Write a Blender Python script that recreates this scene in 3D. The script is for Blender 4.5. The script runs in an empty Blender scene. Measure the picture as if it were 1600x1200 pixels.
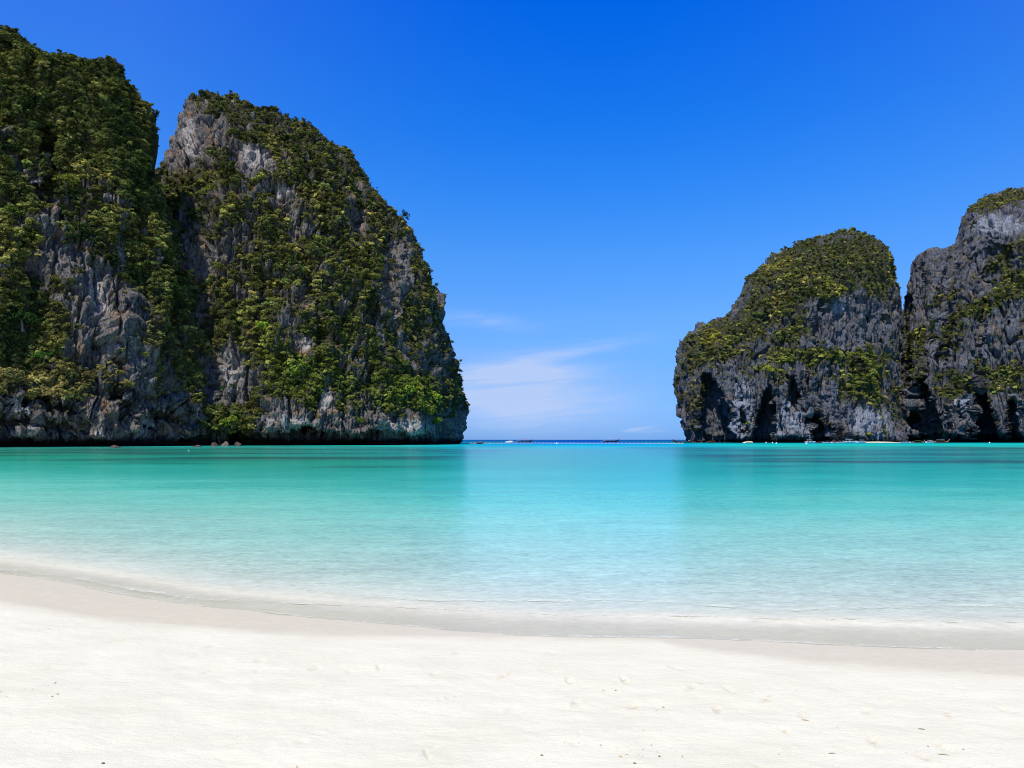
import bpy, bmesh, math, random
import numpy as np
from mathutils import Vector, Matrix
C = bpy.context; S = C.scene; COL = S.collection
random.seed(7); RNG = np.random.default_rng(11)

# ------------------------------------------------------------------ camera, light, exposure
H = 2.2                    # eye height above the still water
F = 1209.0                 # focal length in photo pixels (photo is 1600 x 1200)
HZ = 687.0                 # photo row of the horizon
cam = bpy.data.cameras.new('camera'); camo = bpy.data.objects.new('camera', cam); COL.objects.link(camo)
camo.location = (0, 0, H); camo.rotation_euler = (math.radians(90), 0, 0)
cam.sensor_width = 36; cam.lens = 36 * F / 1600; cam.shift_y = (HZ - 600) / 1600
cam.clip_start = 0.1; cam.clip_end = 80000
S.camera = camo
S.cycles.filter_width = 1.0
SUN_EL, SUN_AZ = 58.0, 208.0        # azimuth measured from +Y clockwise: behind the camera, to the left
sd = Vector((math.sin(math.radians(SUN_AZ)) * math.cos(math.radians(SUN_EL)),
             math.cos(math.radians(SUN_AZ)) * math.cos(math.radians(SUN_EL)), math.sin(math.radians(SUN_EL))))
sun = bpy.data.lights.new('sun', 'SUN'); suno = bpy.data.objects.new('sun', sun); COL.objects.link(suno)
sun.energy = 4.4; sun.angle = math.radians(0.5); sun.color = (1.0, 0.93, 0.79)
suno.rotation_euler = sd.to_track_quat('Z', 'Y').to_euler()
S.view_settings.view_transform = 'Standard'; S.view_settings.look = 'None'
EXPO = 0.55; S.view_settings.exposure = EXPO; S.view_settings.gamma = 1; S.view_settings.use_curve_mapping = False

# ------------------------------------------------------------------ node helpers
class NT:
    def __init__(s, tree): s.t = tree; s.n = tree.nodes; s.l = tree.links
    def new(s, typ, **kw):
        nd = s.n.new(typ)
        for k, v in kw.items():
            if hasattr(nd, k): setattr(nd, k, v)
        return nd
    def put(s, sock, v):
        if isinstance(v, bpy.types.NodeSocket): s.l.new(v, sock)
        elif v is not None: sock.default_value = v
    def math(s, op, a, b=None, c=None, clamp=False):
        nd = s.n.new('ShaderNodeMath'); nd.operation = op; nd.use_clamp = clamp
        s.put(nd.inputs[0], a)
        if b is not None: s.put(nd.inputs[1], b)
        if c is not None: s.put(nd.inputs[2], c)
        return nd.outputs[0]
    def vmath(s, op, a, b=None):
        nd = s.n.new('ShaderNodeVectorMath'); nd.operation = op
        s.put(nd.inputs[0], a)
        if b is not None: s.put(nd.inputs[1], b)
        return nd.outputs[0]
    def ramp(s, fac, stops, interp='LINEAR'):
        nd = s.n.new('ShaderNodeValToRGB'); cr = nd.color_ramp; cr.interpolation = interp
        rgba = lambda c: (c[0], c[1], c[2], 1) if hasattr(c, '__len__') else (c, c, c, 1)
        cr.elements[0].position = stops[0][0]; cr.elements[0].color = rgba(stops[0][1])
        cr.elements[1].position = stops[-1][0]; cr.elements[1].color = rgba(stops[-1][1])
        for p, c in stops[1:-1]: cr.elements.new(p).color = rgba(c)
        s.put(nd.inputs[0], fac); return nd.outputs[0]
    def mix(s, f, a, b, mode='MIX', clamp=False):
        nd = s.n.new('ShaderNodeMix'); nd.data_type = 'RGBA'; nd.blend_type = mode; nd.clamp_result = clamp
        s.put(nd.inputs[0], f); s.put(nd.inputs[6], tup(a)); s.put(nd.inputs[7], tup(b)); return nd.outputs[2]
    def noise(s, vec, scale, detail=4, rough=0.55, dist=0.0):
        nd = s.n.new('ShaderNodeTexNoise'); s.put(nd.inputs['Vector'], vec)
        nd.inputs['Scale'].default_value = scale; nd.inputs['Detail'].default_value = detail
        nd.inputs['Roughness'].default_value = rough; nd.inputs['Distortion'].default_value = dist
        return nd.outputs[0]
    def mapr(s, v, a, b, c=0.0, d=1.0, smooth=True):
        nd = s.n.new('ShaderNodeMapRange'); nd.interpolation_type = 'SMOOTHSTEP' if smooth else 'LINEAR'
        s.put(nd.inputs[0], v)
        for i, x in enumerate((a, b, c, d)): s.put(nd.inputs[i + 1], x)
        return nd.outputs[0]
    def attr(s, name, typ='GEOMETRY'):
        nd = s.n.new('ShaderNodeAttribute'); nd.attribute_name = name; nd.attribute_type = typ; return nd
    def scalev(s, v, xyz):
        return s.vmath('MULTIPLY', v, xyz)
def tup(a):
    if isinstance(a, (tuple, list)) and len(a) == 3: return (a[0], a[1], a[2], 1)
    return a
def material(name):
    m = bpy.data.materials.new(name); m.use_nodes = True
    t = NT(m.node_tree); m.node_tree.nodes.clear()
    out = t.new('ShaderNodeOutputMaterial'); return m, t, out
def simple(name, col, rough=0.6, spec=0.3, var=0.12, scale=8):
    m, t, out = material(name)
    tc = t.new('ShaderNodeTexCoord')
    n = t.noise(tc.outputs['Object'], scale, 4)
    c = t.mix(t.mapr(n, 0.3, 0.7), tuple(x * (1 - var) for x in col), tuple(min(1, x * (1 + var)) for x in col))
    p = t.new('ShaderNodeBsdfPrincipled'); t.put(p.inputs['Base Color'], c)
    p.inputs['Roughness'].default_value = rough; p.inputs['Specular IOR Level'].default_value = spec
    t.l.new(p.outputs[0], out.inputs[0]); return m
def lin(r, g, b):
    f = lambda c: ((c / 255 + 0.055) / 1.055) ** 2.4 if c > 10 else c / 255 / 12.92
    return (f(r), f(g), f(b))

# ------------------------------------------------------------------ sky
w = bpy.data.worlds.new('World'); S.world = w; w.use_nodes = True
t = NT(w.node_tree); bg = w.node_tree.nodes['Background']
sk = t.new('ShaderNodeTexSky'); sk.sky_type = 'NISHITA'; sk.sun_disc = False
sk.sun_elevation = math.radians(SUN_EL); sk.sun_rotation = math.radians(SUN_AZ)
sk.air_density = 1.0; sk.dust_density = 0.3; sk.ozone_density = 3.0
tc = t.new('ShaderNodeTexCoord'); D = t.vmath('NORMALIZE', tc.outputs['Generated'])
sep = t.new('ShaderNodeSeparateXYZ'); t.l.new(D, sep.inputs[0]); dx, dy, dz = sep.outputs
# deep tropical blue: the sky's colour is graded by elevation (all round the compass alike)
targ = [(0, (0, 102, 232)), (200, (26, 121, 238)), (300, (48, 137, 244)), (400, (76, 154, 250)), (500, (104, 171, 252)), (600, (120, 181, 250)), (685, (122, 180, 246))]
nish = {0: (.355, .457, .606), 200: (.392, .503, .656), 300: (.431, .549, .698), 400: (.49, .61, .757), 500: (.57, .695, .808), 600: (.725, .82, .843), 685: (.86, .865, .76)}
l1 = lambda c: ((c + 0.055) / 1.055) ** 2.4
stops = []
for y, c in targ:
    z = math.sin(math.atan((HZ - y) / F)); tl = lin(*c); nl = [l1(v) for v in nish[y]]
    stops.append((z / 0.55, tuple(a / b / 3.0 / 2 ** EXPO for a, b in zip(tl, nl))))
stops.sort(); stops.append((1.0, tuple(v * 0.9 for v in stops[-1][1])))
grade = t.ramp(t.math('DIVIDE', dz, 0.55, clamp=True), stops)
g3 = t.vmath('MULTIPLY', grade, (3, 3, 3))
skyc = t.vmath('MULTIPLY', sk.outputs[0], g3)
# thin cirrus low over the sea
az = t.math('ARCTAN2', dx, dy); el = t.math('ARCSINE', dz)
cv = t.new('ShaderNodeCombineXYZ'); t.l.new(az, cv.inputs[0]); t.l.new(t.math('SUBTRACT', el, t.math('MULTIPLY', az, 0.10)), cv.inputs[1])
n1 = t.noise(t.scalev(cv.outputs[0], (5, 34, 1)), 1.0, 6, 0.55, 0.8)
n2 = t.noise(t.scalev(cv.outputs[0], (9, 80, 1)), 1.0, 5, 0.6, 0.6)
def blob(a0, e0, ra, re, tilt=0.0):
    u = t.math('DIVIDE', t.math('SUBTRACT', az, a0), ra)
    v = t.math('DIVIDE', t.math('SUBTRACT', t.math('SUBTRACT', el, e0), t.math('MULTIPLY', t.math('SUBTRACT', az, a0), tilt)), re)
    r2 = t.math('ADD', t.math('MULTIPLY', u, u), t.math('MULTIPLY', v, v))
    return t.math('EXPONENT', t.math('MULTIPLY', r2, -1.0))
def pa(x): return (x - 800) / F
def pe(y): return (HZ - y) / F
b1 = blob(pa(800), pe(583), .075, .0105, .03)
b2 = blob(pa(880), pe(552), .085, .010, .15)
b3 = blob(pa(760), pe(502), .05, .009, -.10)
b4 = blob(pa(810), pe(622), .125, .040, -.05)
b5 = blob(pa(960), pe(672), .12, .004, 0.0)
thin = t.math('ADD', t.math('MULTIPLY', t.mapr(n1, .30, .72), .6), t.math('MULTIPLY', t.mapr(n2, .35, .7), .4))
cl = t.math('ADD', t.math('MULTIPLY', b1, .75), t.math('MULTIPLY', b2, .46))
cl = t.math('ADD', cl, t.math('MULTIPLY', b3, .42))
cl = t.math('MULTIPLY', cl, t.math('ADD', t.math('MULTIPLY', thin, 1.35), .05))
cl = t.math('ADD', cl, t.math('MULTIPLY', b4, t.math('ADD', t.math('MULTIPLY', thin, .7), .42)))
cl = t.math('ADD', cl, t.math('MULTIPLY', b5, t.math('MULTIPLY', t.mapr(n2, .5, .75), .45)))
# scattered faint wisps all round the horizon, so the sky goes on alike outside the frame
cl = t.math('MINIMUM', t.math('MULTIPLY', cl, 1.25), .8)
skyc = t.mix(t.math('MINIMUM', t.math('MULTIPLY', t.math('POWER', t.math('ABSOLUTE', t.math('SUBTRACT', az, .12)), 2.0), .30), .10), skyc, tuple(v * 10 / 2 ** EXPO for v in lin(150, 185, 245)))
skyc = t.mix(cl, skyc, tuple(v * 10 / 2 ** EXPO for v in lin(192, 210, 247)))
t.l.new(skyc, bg.inputs[0]); bg.inputs[1].default_value = 0.1

# ------------------------------------------------------------------ numpy noise
_p = np.random.default_rng(3).permutation(256); PERM = np.concatenate([_p, _p, _p])
_g = np.random.default_rng(5).normal(size=(256, 3)); GR = _g / np.linalg.norm(_g, axis=1)[:, None]
def perlin(x, y, z):
    xi, yi, zi = np.floor(x).astype(int), np.floor(y).astype(int), np.floor(z).astype(int)
    xf, yf, zf = x - xi, y - yi, z - zi
    u, v, ww = [q * q * q * (q * (q * 6 - 15) + 10) for q in (xf, yf, zf)]
    r = 0
    for i in (0, 1):
        wx = u if i else 1 - u
        for j in (0, 1):
            wy = v if j else 1 - v
            for k in (0, 1):
                wz = ww if k else 1 - ww
                h = PERM[PERM[PERM[(xi + i) & 255] + ((yi + j) & 255)] + ((zi + k) & 255)]
                g = GR[h]
                r = r + wx * wy * wz * (g[..., 0] * (xf - i) + g[..., 1] * (yf - j) + g[..., 2] * (zf - k))
    return r * 1.6
def fbm(x, y, z, o=4, rough=.5):
    a, s, r = 1.0, 0.0, 0
    for i in range(o):
        r = r + a * perlin(x * 2 ** i + 17.3 * i, y * 2 ** i + 5.1 * i, z * 2 ** i + 9.7 * i); s += a; a *= rough
    return r / s
def ss(a, b, x):
    q = np.clip((x - a) / (b - a), 0, 1); return q * q * (3 - 2 * q)

def link(o, parent=None):
    COL.objects.link(o)
    if parent is not None: o.parent = parent
    return o
def tag(o, label=None, cat=None, group=None, kind=None):
    for k, v in (('label', label), ('category', cat), ('group', group), ('kind', kind)):
        if v: o[k] = v
    return o
def fastmesh(name, V, Q, smooth=True):
    me = bpy.data.meshes.new(name)
    me.vertices.add(len(V)); me.vertices.foreach_set('co', np.ascontiguousarray(V, dtype=np.float32).ravel())
    Q = np.asarray(Q, dtype=np.int32); k = Q.shape[1]
    me.loops.add(Q.size); me.loops.foreach_set('vertex_index', Q.ravel())
    me.polygons.add(len(Q)); me.polygons.foreach_set('loop_start', np.arange(0, Q.size, k, dtype=np.int32))
    me.polygons.foreach_set('loop_total', np.full(len(Q), k, dtype=np.int32))
    if smooth: me.polygons.foreach_set('use_smooth', np.ones(len(Q), dtype=bool))
    me.update(calc_edges=True); me.validate(); return me
def gridquads(nu, nv):
    i = np.arange(nu - 1)[:, None] * nv + np.arange(nv - 1)[None, :]
    return np.stack([i, i + nv, i + nv + 1, i + 1], -1).reshape(-1, 4)
def fattr(me, name, val):
    a = me.attributes.new(name, 'FLOAT', 'POINT'); a.data.foreach_set('value', np.ascontiguousarray(val, dtype=np.float32).ravel())
def cattr(me, name, val):
    v = np.ones((len(val), 4), np.float32); v[:, :3] = val
    a = me.attributes.new(name, 'FLOAT_COLOR', 'POINT'); a.data.foreach_set('color', v.ravel())

# ------------------------------------------------------------------ materials of the land
def rock_material(name, pale, mid, dark, warm, bump=1.0):
    m, t, out = material(name)
    geo = t.new('ShaderNodeNewGeometry'); P = geo.outputs['Position']
    st = t.noise(t.scalev(P, (.55, .55, .07)), 1.0, 7, .62, .6)
    blotch = t.noise(t.scalev(P, (.11, .11, .07)), 1.0, 5, .6, .3)
    fine = t.noise(t.scalev(P, (1.4, 1.4, .55)), 1.0, 6, .7, .2)
    crack = t.noise(t.scalev(P, (2.2, 2.2, 3.0)), 1.0, 4, .7)
    v = t.math('ADD', t.math('MULTIPLY', st, .35), t.math('ADD', t.math('MULTIPLY', fine, .5), t.math('MULTIPLY', blotch, .15)))
    c = t.ramp(v, [(.36, dark), (.46, mid), (.54, tuple((a + b) / 2 for a, b in zip(mid, pale))), (.64, pale)])
    wn = t.noise(t.scalev(P, (.16, .16, .10)), 1.0, 5, .65, .5)
    c = t.mix(t.mapr(wn, .53, .66, 0, .75), c, warm)
    ta = t.attr('warm'); c = t.mix(t.math('MULTIPLY', ta.outputs['Fac'], t.mapr(fine, .3, .6, .35, .95)), c, tuple(min(.6, a * 1.6) for a in pale))
    # black and ochre run-off streaks
    sk_ = t.noise(t.scalev(P, (1.1, 1.1, .035)), 1.0, 4, .6, .3)
    c = t.mix(t.mapr(sk_, .55, .66, 0, .75), c, tuple(a * .35 for a in dark))
    cl_ = t.noise(t.scalev(P, (.8, .8, .10)), 1.0, 5, .65, .6)
    c = t.mix(t.mapr(t.math('ABSOLUTE', t.math('SUBTRACT', cl_, .5)), 0, .022, .85, 0), c, tuple(a * .3 for a in dark))  # shaded crevices painted into the rock colour as thin dark lines
    # thin soil and leaf litter where plants grow
    va = t.attr('veg')
    soil = t.mix(t.mapr(fine, .35, .65), (.018, .022, .008), (.085, .082, .036))
    c = t.mix(t.math('MULTIPLY', va.outputs['Fac'], t.mapr(crack, .25, .6, .5, 1)), c, soil)
    # algae-stained foot of the cliff
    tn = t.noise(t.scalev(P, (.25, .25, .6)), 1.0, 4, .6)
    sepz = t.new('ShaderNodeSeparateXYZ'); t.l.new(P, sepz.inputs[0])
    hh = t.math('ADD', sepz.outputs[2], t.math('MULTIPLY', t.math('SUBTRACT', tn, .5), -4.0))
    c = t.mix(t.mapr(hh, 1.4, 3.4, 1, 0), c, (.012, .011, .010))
    p = t.new('ShaderNodeBsdfPrincipled'); t.put(p.inputs['Base Color'], c)
    p.inputs['Roughness'].default_value = .9; p.inputs['Specular IOR Level'].default_value = .15
    b = t.new('ShaderNodeBump'); b.inputs['Strength'].default_value = 1.0; b.inputs['Distance'].default_value = 1.3 * bump
    t.put(b.inputs['Height'], t.math('ADD', t.math('MULTIPLY', fine, 1.0), t.math('MULTIPLY', crack, .5)))
    t.l.new(b.outputs[0], p.inputs['Normal']); t.l.new(p.outputs[0], out.inputs[0]); return m
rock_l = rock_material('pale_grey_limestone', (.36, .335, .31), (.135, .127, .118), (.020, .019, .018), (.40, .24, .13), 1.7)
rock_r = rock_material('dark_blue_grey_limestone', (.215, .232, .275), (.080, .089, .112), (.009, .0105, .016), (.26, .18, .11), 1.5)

# ------------------------------------------------------------------ headlands
def resample(pts, n):
    pts = np.array(pts, float); seg = np.hypot(*np.diff(pts, axis=0).T); s = np.concatenate([[0], np.cumsum(seg)])
    q = np.linspace(0, s[-1], n); return np.stack([np.interp(q, s, pts[:, 0]), np.interp(q, s, pts[:, 1])], 1)
def segdist(px, py, pts):
    pts = np.array(pts, float); best = np.full(px.shape, 1e9)
    for a, b in zip(pts[:-1], pts[1:]):
        d = b - a; L = (d ** 2).sum() + 1e-9
        u = np.clip(((px - a[0]) * d[0] + (py - a[1]) * d[1]) / L, 0, 1)
        best = np.minimum(best, (px - a[0] - u * d[0]) ** 2 + (py - a[1] - u * d[1]) ** 2)
    return np.sqrt(best)
def ell(px, py, cx, cy, rx, ry, ang=0, soft=.35):
    a = math.radians(ang); u = (px - cx) * math.cos(a) + (py - cy) * math.sin(a); v = -(px - cx) * math.sin(a) + (py - cy) * math.cos(a)
    r = np.sqrt((u / rx) ** 2 + (v / ry) ** 2); return 1 - ss(1 - soft, 1 + soft, r)

HEADS = {}
def headland(key, name, label, outline, centre, Dfun, k, R, feats, vegmask, warmspots, mat, nth, nr, seed, rough=1.0):
    O = resample(outline, nth)
    s = np.linspace(0, 1, nr); r = 1 - (1 - s) ** 1.35; r[0] = .002
    px = centre[0] + (O[:, None, 0] - centre[0]) * r[None]; py = centre[1] + (O[:, None, 1] - centre[1]) * r[None]
    def dist(px, py):
        d0 = Dfun(px); return (d0 + k * H) / (1 - k * np.maximum(HZ - py, -30) / F)
    d = dist(px, py)
    top = [q for q in outline if q[1] < 692]
    q = segdist(px, py, top) * d / F
    q = np.minimum(q, 1e6)
    e = 1 - np.clip(q / R, 0, 1); d = d + R * (1 - np.sqrt(np.clip(1 - e * e, 0, 1)))
    z0 = H + (HZ - py) * d / F
    # wave-cut notch at the foot
    nt = feats.get('notch', 6); nh = feats.get('notch_h', 5.0)
    wob = fbm(px * d / F / 14, d / 14, px * 0 + seed, 3)
    d = d + nt * (1 - ss(nh * (.55 + .8 * wob), nh * (1.1 + .9 * wob), z0)) * (1 - e)
    for (cx, cy, rx, ry, ang, dep) in feats.get('recess', []):
        # sharp-lipped recess
        w_ = fbm(px / 22, py / 22, px * 0 + seed + 4, 3) * 9
        d = d + dep * ell(px + w_, py + w_, cx, cy, rx, ry, ang, .16) * (1 - e ** 2)
    for (xt, yt, xb, yb, hw, dep) in feats.get('wedge', []):
        tt = np.clip((py - yt) / (yb - yt), 0, 1); w1_ = fbm(px / 9, py / 26, px * 0 + seed + 6, 3) * 7
        cxx = xt + (xb - xt) * tt; hh_ = hw * tt ** .55 + .01
        m_ = 1 - ss(hh_ * .8, hh_ * 1.1 + 1, np.abs(px + w1_ - cxx)); m_ = m_ * ss(0, .10, tt + w1_ / 120) * (1 - ss(yb + 2, yb + 8, py))
        d = d + dep * m_ * (1 - e ** 2)
    for (pts, wd, dep) in feats.get('gully', []):
        w_ = fbm(px / 30, py / 30, px * 0 + seed + 8, 3) * 8
        g = segdist(px + w_, py, pts); d = d + dep * np.exp(-(g / wd) ** 2)
    X = (px - 800) * d / F; Y = d; Z = H + (HZ - py) * d / F
    P = np.stack([X, Y, Z], -1)
    du = np.gradient(P, axis=0); dv = np.gradient(P, axis=1)
    N = np.cross(du, dv); N /= np.linalg.norm(N, axis=-1, keepdims=True) + 1e-9
    sg = -np.sign(N[..., 1].mean()); N = N * sg
    edge = 1 - .3 * e
    cw = feats.get('crack', 2.5)
    so = seed * 3.7
    mac = fbm(X / 26 + so, Y / 26, Z / 60, 3) * 9 + fbm(X / 9 + so, Y / 9, Z / 26, 3) * 4.0
    ridge = 1 - np.abs(fbm(X / 5.5 + so, Y / 8, Z / 22, 3)) * 2.6
    ledge = fbm(X / 14, Y / 14, Z / 3.2 + so, 3)
    fine = fbm(X / 2.6, Y / 2.6, Z / 4.0 + so, 4, .7); sharp = np.abs(fbm(X / 1.7 + so, Y / 1.7, Z / 3.4, 3, .6))
    chunk = np.abs(fbm(X / 4.5 + 3, Y / 4.5, Z / 9 + so, 2))
    clump = fbm(X / 6 + so, Y / 6, Z / 7, 2)
    disp = mac * edge + clump * 3.0 + rough * (ridge * 1.7 + ledge * 2.0 * edge + fine * 2.0 + chunk * 3.4 * edge + sharp * 2.4) - feats.get('inset', 3.4)
    so2 = so + 40; cr_ = perlin(X / 6.5 + so2 + fbm(X / 9, Y / 9, Z / 9, 2) * .35, Y / 12, Z / 70); disp = disp - cw * np.exp(-(cr_ / .07) ** 2)
    cr_ = perlin(X / 3.1 + so2, Y / 6, Z / 30 + 5); disp = disp - cw * .5 * np.exp(-(cr_ / .08) ** 2)
    base = ss(-1.5, 3, Z); disp = disp * (.4 + .6 * base)
    Pd = P + N * disp[..., None] * np.where(e > .5, .85, 1.0)[..., None]
    veg = vegmask(px, py, X, Y, Z, seed)
    # less growth on steep/overhanging spots
    du = np.gradient(Pd, axis=0); dv = np.gradient(Pd, axis=1); N2 = np.cross(du, dv); A = np.linalg.norm(N2, axis=-1)
    N2 = N2 / (A[..., None] + 1e-9); N2 = N2 * sg
    veg = np.clip(veg + .35 * np.clip(N2[..., 2], -.6, .6), 0, 1)
    warmv = np.zeros_like(px)
    for wsp in warmspots: warmv = np.maximum(warmv, ell(px, py, *wsp))
    # back of the rock mass: closes the solid behind
    nb = 10; rr = np.cos(np.linspace(0, math.pi / 2, nb + 1)[1:])
    Pe = Pd[:, -1]; cb = np.array([np.mean([Pe[0, 0], Pe[-1, 0]]), Pe[:, 1].mean(), 0.0])
    B = []
    for q_ in rr:
        bx_ = cb[0] + (Pe[:, 0] - cb[0]) * q_; by_ = cb[1] + (Pe[:, 1] - cb[1]) * q_; bz_ = Pe[:, 2] * max(q_, .02)
        far = 90 * math.sqrt(max(0, 1 - q_ * q_)); grow = (by_ + far) / by_
        B.append(np.stack([bx_ * grow, by_ + far, bz_], -1))
    B = np.stack(B, 1)
    ALL = np.concatenate([Pd, B], 1)
    zz = np.zeros((nth, nb))
    me = fastmesh(name, ALL.reshape(-1, 3), gridquads(nth, nr + nb))
    fattr(me, 'veg', np.concatenate([ss(.35, .6, veg), zz + .8], 1)); fattr(me, 'warm', np.concatenate([warmv, zz], 1))
    me.materials.append(mat)
    o = link(bpy.data.objects.new(name, me)); tag(o, label, None, None, 'structure')
    HEADS[key] = dict(px=px, py=py, P=Pd, N=N2, A=A, veg=veg, e=e)
    return o

def V(base, spots, amp=1.25, sc=(9, 14)):
    def f(px, py, X, Y, Z, seed):
        n = fbm(X / sc[0] + seed, Y / sc[0], Z / sc[1], 4, .6)
        v = base + amp * n + .42 * fbm(X / 3.6 + seed * 2, Y / 3.6, Z / 4.4, 2) - .03
        for (cx, cy, rx, ry, ang, wgt) in spots:
            w_ = fbm(px / 18, py / 18, px * 0 + seed, 3) * 14
            v = v + wgt * ell(px + w_, py + w_, cx, cy, rx, ry, ang, .4)
        return v
    return f

o1 = [(-420, 707), (-380, 500), (-330, 250), (-260, 90), (-170, 20), (-90, 10), (-30, 22), (0, 43), (20, 52), (45, 68), (60, 72), (80, 78), (100, 78), (130, 84), (150, 86), (165, 92), (185, 105),
      (200, 122), (215, 145), (228, 165), (238, 190), (243, 215), (245, 240), (248, 265), (262, 320), (278, 380), (292, 440), (303, 500), (312, 560), (318, 620), (322, 660), (320, 706)]
headland('a', 'limestone_headland', 'tallest headland at the left edge, densely overgrown with a grey rock strip', o1, (120, 708),
         lambda x: np.interp(x, [-420, 0, 200, 320], [200, 222, 246, 274]),   .26, 9,
         dict(notch=7, notch_h=4.2, recess=[(30, 245, 26, 14, 45, 5), (188, 622, 30, 10, 52, 10), (55, 630, 60, 10, 10, 5), (20, 660, 40, 16, 0, 6), (100, 668, 40, 14, 0, 5), (255, 662, 40, 16, 0, 5), (12, 410, 14, 8, 40, 4)],
              gully=[([(75, 210), (70, 300)], 9, 7), ([(150, 480), (180, 560), (205, 610)], 7, 5), ([(225, 330), (262, 420), (290, 540)], 6, 4)]),
         V(.64, [(110, 150, 170, 110, 0, .75), (32, 248, 34, 13, 48, -1.3), (78, 360, 17, 70, 0, -1.0), (120, 440, 60, 50, 60, -.55), (165, 480, 50, 60, 60, -.7), (190, 560, 70, 60, 0, -.3), (150, 655, 190, 32, 0, -.9), (30, 520, 60, 80, 0, .6), (235, 610, 60, 40, 0, -.3), (125, 600, 50, 25, 10, .2), (238, 250, 26, 110, -8, .5), (20, 300, 60, 40, 0, .4), (250, 420, 30, 80, -20, .4)]),
         [(30, 250, 26, 9, 50), (152, 470, 16, 50, -10), (166, 678, 24, 7, 0), (112, 672, 12, 9, 0), (230, 665, 10, 16, 0), (40, 650, 8, 30, -20), (20, 675, 6, 6, 0)], rock_l, 620, 430, 1)
o2 = [(50, 705), (80, 520), (130, 380), (190, 290), (235, 270), (250, 258), (254, 240), (262, 215), (270, 195), (278, 176), (288, 155), (300, 146), (320, 143), (340, 145), (352, 152), (380, 154), (405, 160),
      (430, 170), (455, 180), (475, 187), (500, 202), (525, 222), (545, 235), (560, 250), (575, 272), (590, 295), (605, 322), (622, 341), (640, 360), (655, 378), (668, 397), (677, 415), (684, 440), (692, 462),
      (699, 490), (702, 515), (710, 545), (719, 570), (726, 592), (730, 612), (730, 640), (729, 660), (728, 678), (722, 690), (712, 699)]
headland('b', 'limestone_headland', 'rounded overgrown headland with grey cliff face at its upper left, left of the sea gap', o2, (450, 706),
         lambda x: np.interp(x, [170, 330, 450, 600, 732], [285, 278, 282, 300, 335]), .27, 42,
         dict(notch=9, notch_h=5.2, recess=[(395, 246, 34, 22, 8, 3), (520, 685, 150, 11, 0, 4), (350, 678, 30, 7, 0, 3)],
              gully=[([(300, 330), (318, 480), (330, 640)], 8, 4), ([(610, 420), (615, 480)], 6, 4), ([(560, 330), (580, 420)], 8, 4), ([(470, 400), (500, 520)], 9, 5)]),
         V(.72, [(285, 215, 34, 52, 12, -1.25), (335, 200, 22, 18, -20, -.8), (395, 245, 36, 22, 6, -1.5), (480, 350, 22, 22, 0, -.5), (325, 395, 34, 40, 0, -.7), (440, 300, 30, 10, -20, -.6), (355, 580, 34, 48, 0, -1.3), (476, 538, 12, 14, 0, -1.3),
                 (560, 668, 190, 24, 0, -1.0), (440, 640, 60, 26, -10, -.7), (512, 620, 14, 35, 10, -.8), (640, 670, 60, 25, 10, -.3), (470, 590, 60, 40, 0, .4), (650, 620, 50, 40, 0, .5), (620, 440, 22, 70, 10, -.5), (690, 520, 20, 90, 12, -.3), (355, 668, 40, 18, 0, .8), (560, 350, 14, 40, 0, -.4)]),
         [(292, 215, 14, 30, 12), (395, 240, 22, 18, 6), (445, 292, 16, 6, -20), (450, 420, 6, 10, 0), (352, 575, 22, 30, 0), (478, 538, 7, 9, 0), (510, 620, 8, 22, 10), (450, 660, 40, 12, 0), (640, 670, 40, 14, 0)], rock_l, 760, 440, 2)
o3 = [(1086, 697), (1070, 689), (1063, 672), (1057, 650), (1051, 620), (1049, 590), (1052, 560), (1060, 535), (1073, 518), (1090, 505), (1110, 497), (1130, 490), (1146, 472), (1160, 447), (1175, 425), (1195, 405),
      (1215, 392), (1240, 380), (1265, 370), (1290, 363), (1320, 362), (1345, 365), (1365, 372), (1382, 380), (1393, 395), (1398, 420), (1403, 440), (1408, 465), (1410, 490), (1411, 530), (1412, 600), (1416, 650), (1422, 697)]
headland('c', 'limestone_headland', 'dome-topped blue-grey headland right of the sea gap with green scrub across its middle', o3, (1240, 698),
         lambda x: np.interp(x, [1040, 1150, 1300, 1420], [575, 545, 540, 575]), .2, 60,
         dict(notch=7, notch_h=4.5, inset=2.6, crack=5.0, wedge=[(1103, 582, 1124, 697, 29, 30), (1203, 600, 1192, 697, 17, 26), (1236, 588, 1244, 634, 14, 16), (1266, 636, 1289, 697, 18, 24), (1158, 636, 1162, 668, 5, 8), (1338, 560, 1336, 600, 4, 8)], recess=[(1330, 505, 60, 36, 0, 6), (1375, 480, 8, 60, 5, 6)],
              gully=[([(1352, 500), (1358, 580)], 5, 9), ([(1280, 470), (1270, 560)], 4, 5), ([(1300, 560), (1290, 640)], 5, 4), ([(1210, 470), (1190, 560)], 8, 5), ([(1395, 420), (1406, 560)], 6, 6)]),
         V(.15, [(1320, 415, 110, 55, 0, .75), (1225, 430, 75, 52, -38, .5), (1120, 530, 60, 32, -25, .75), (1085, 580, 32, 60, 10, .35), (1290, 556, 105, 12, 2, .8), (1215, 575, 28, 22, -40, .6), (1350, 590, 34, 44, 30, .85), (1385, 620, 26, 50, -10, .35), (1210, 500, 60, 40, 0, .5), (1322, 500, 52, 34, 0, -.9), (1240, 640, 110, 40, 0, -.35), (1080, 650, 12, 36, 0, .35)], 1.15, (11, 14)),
         [(1237, 650, 22, 26, 0), (1262, 676, 28, 12, 10), (1225, 670, 26, 14, 0), (1160, 640, 16, 50, 0), (1315, 480, 10, 8, 0), (1080, 540, 12, 10, 0), (1365, 660, 30, 26, 0)], rock_r, 640, 400, 3, .62)
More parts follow.
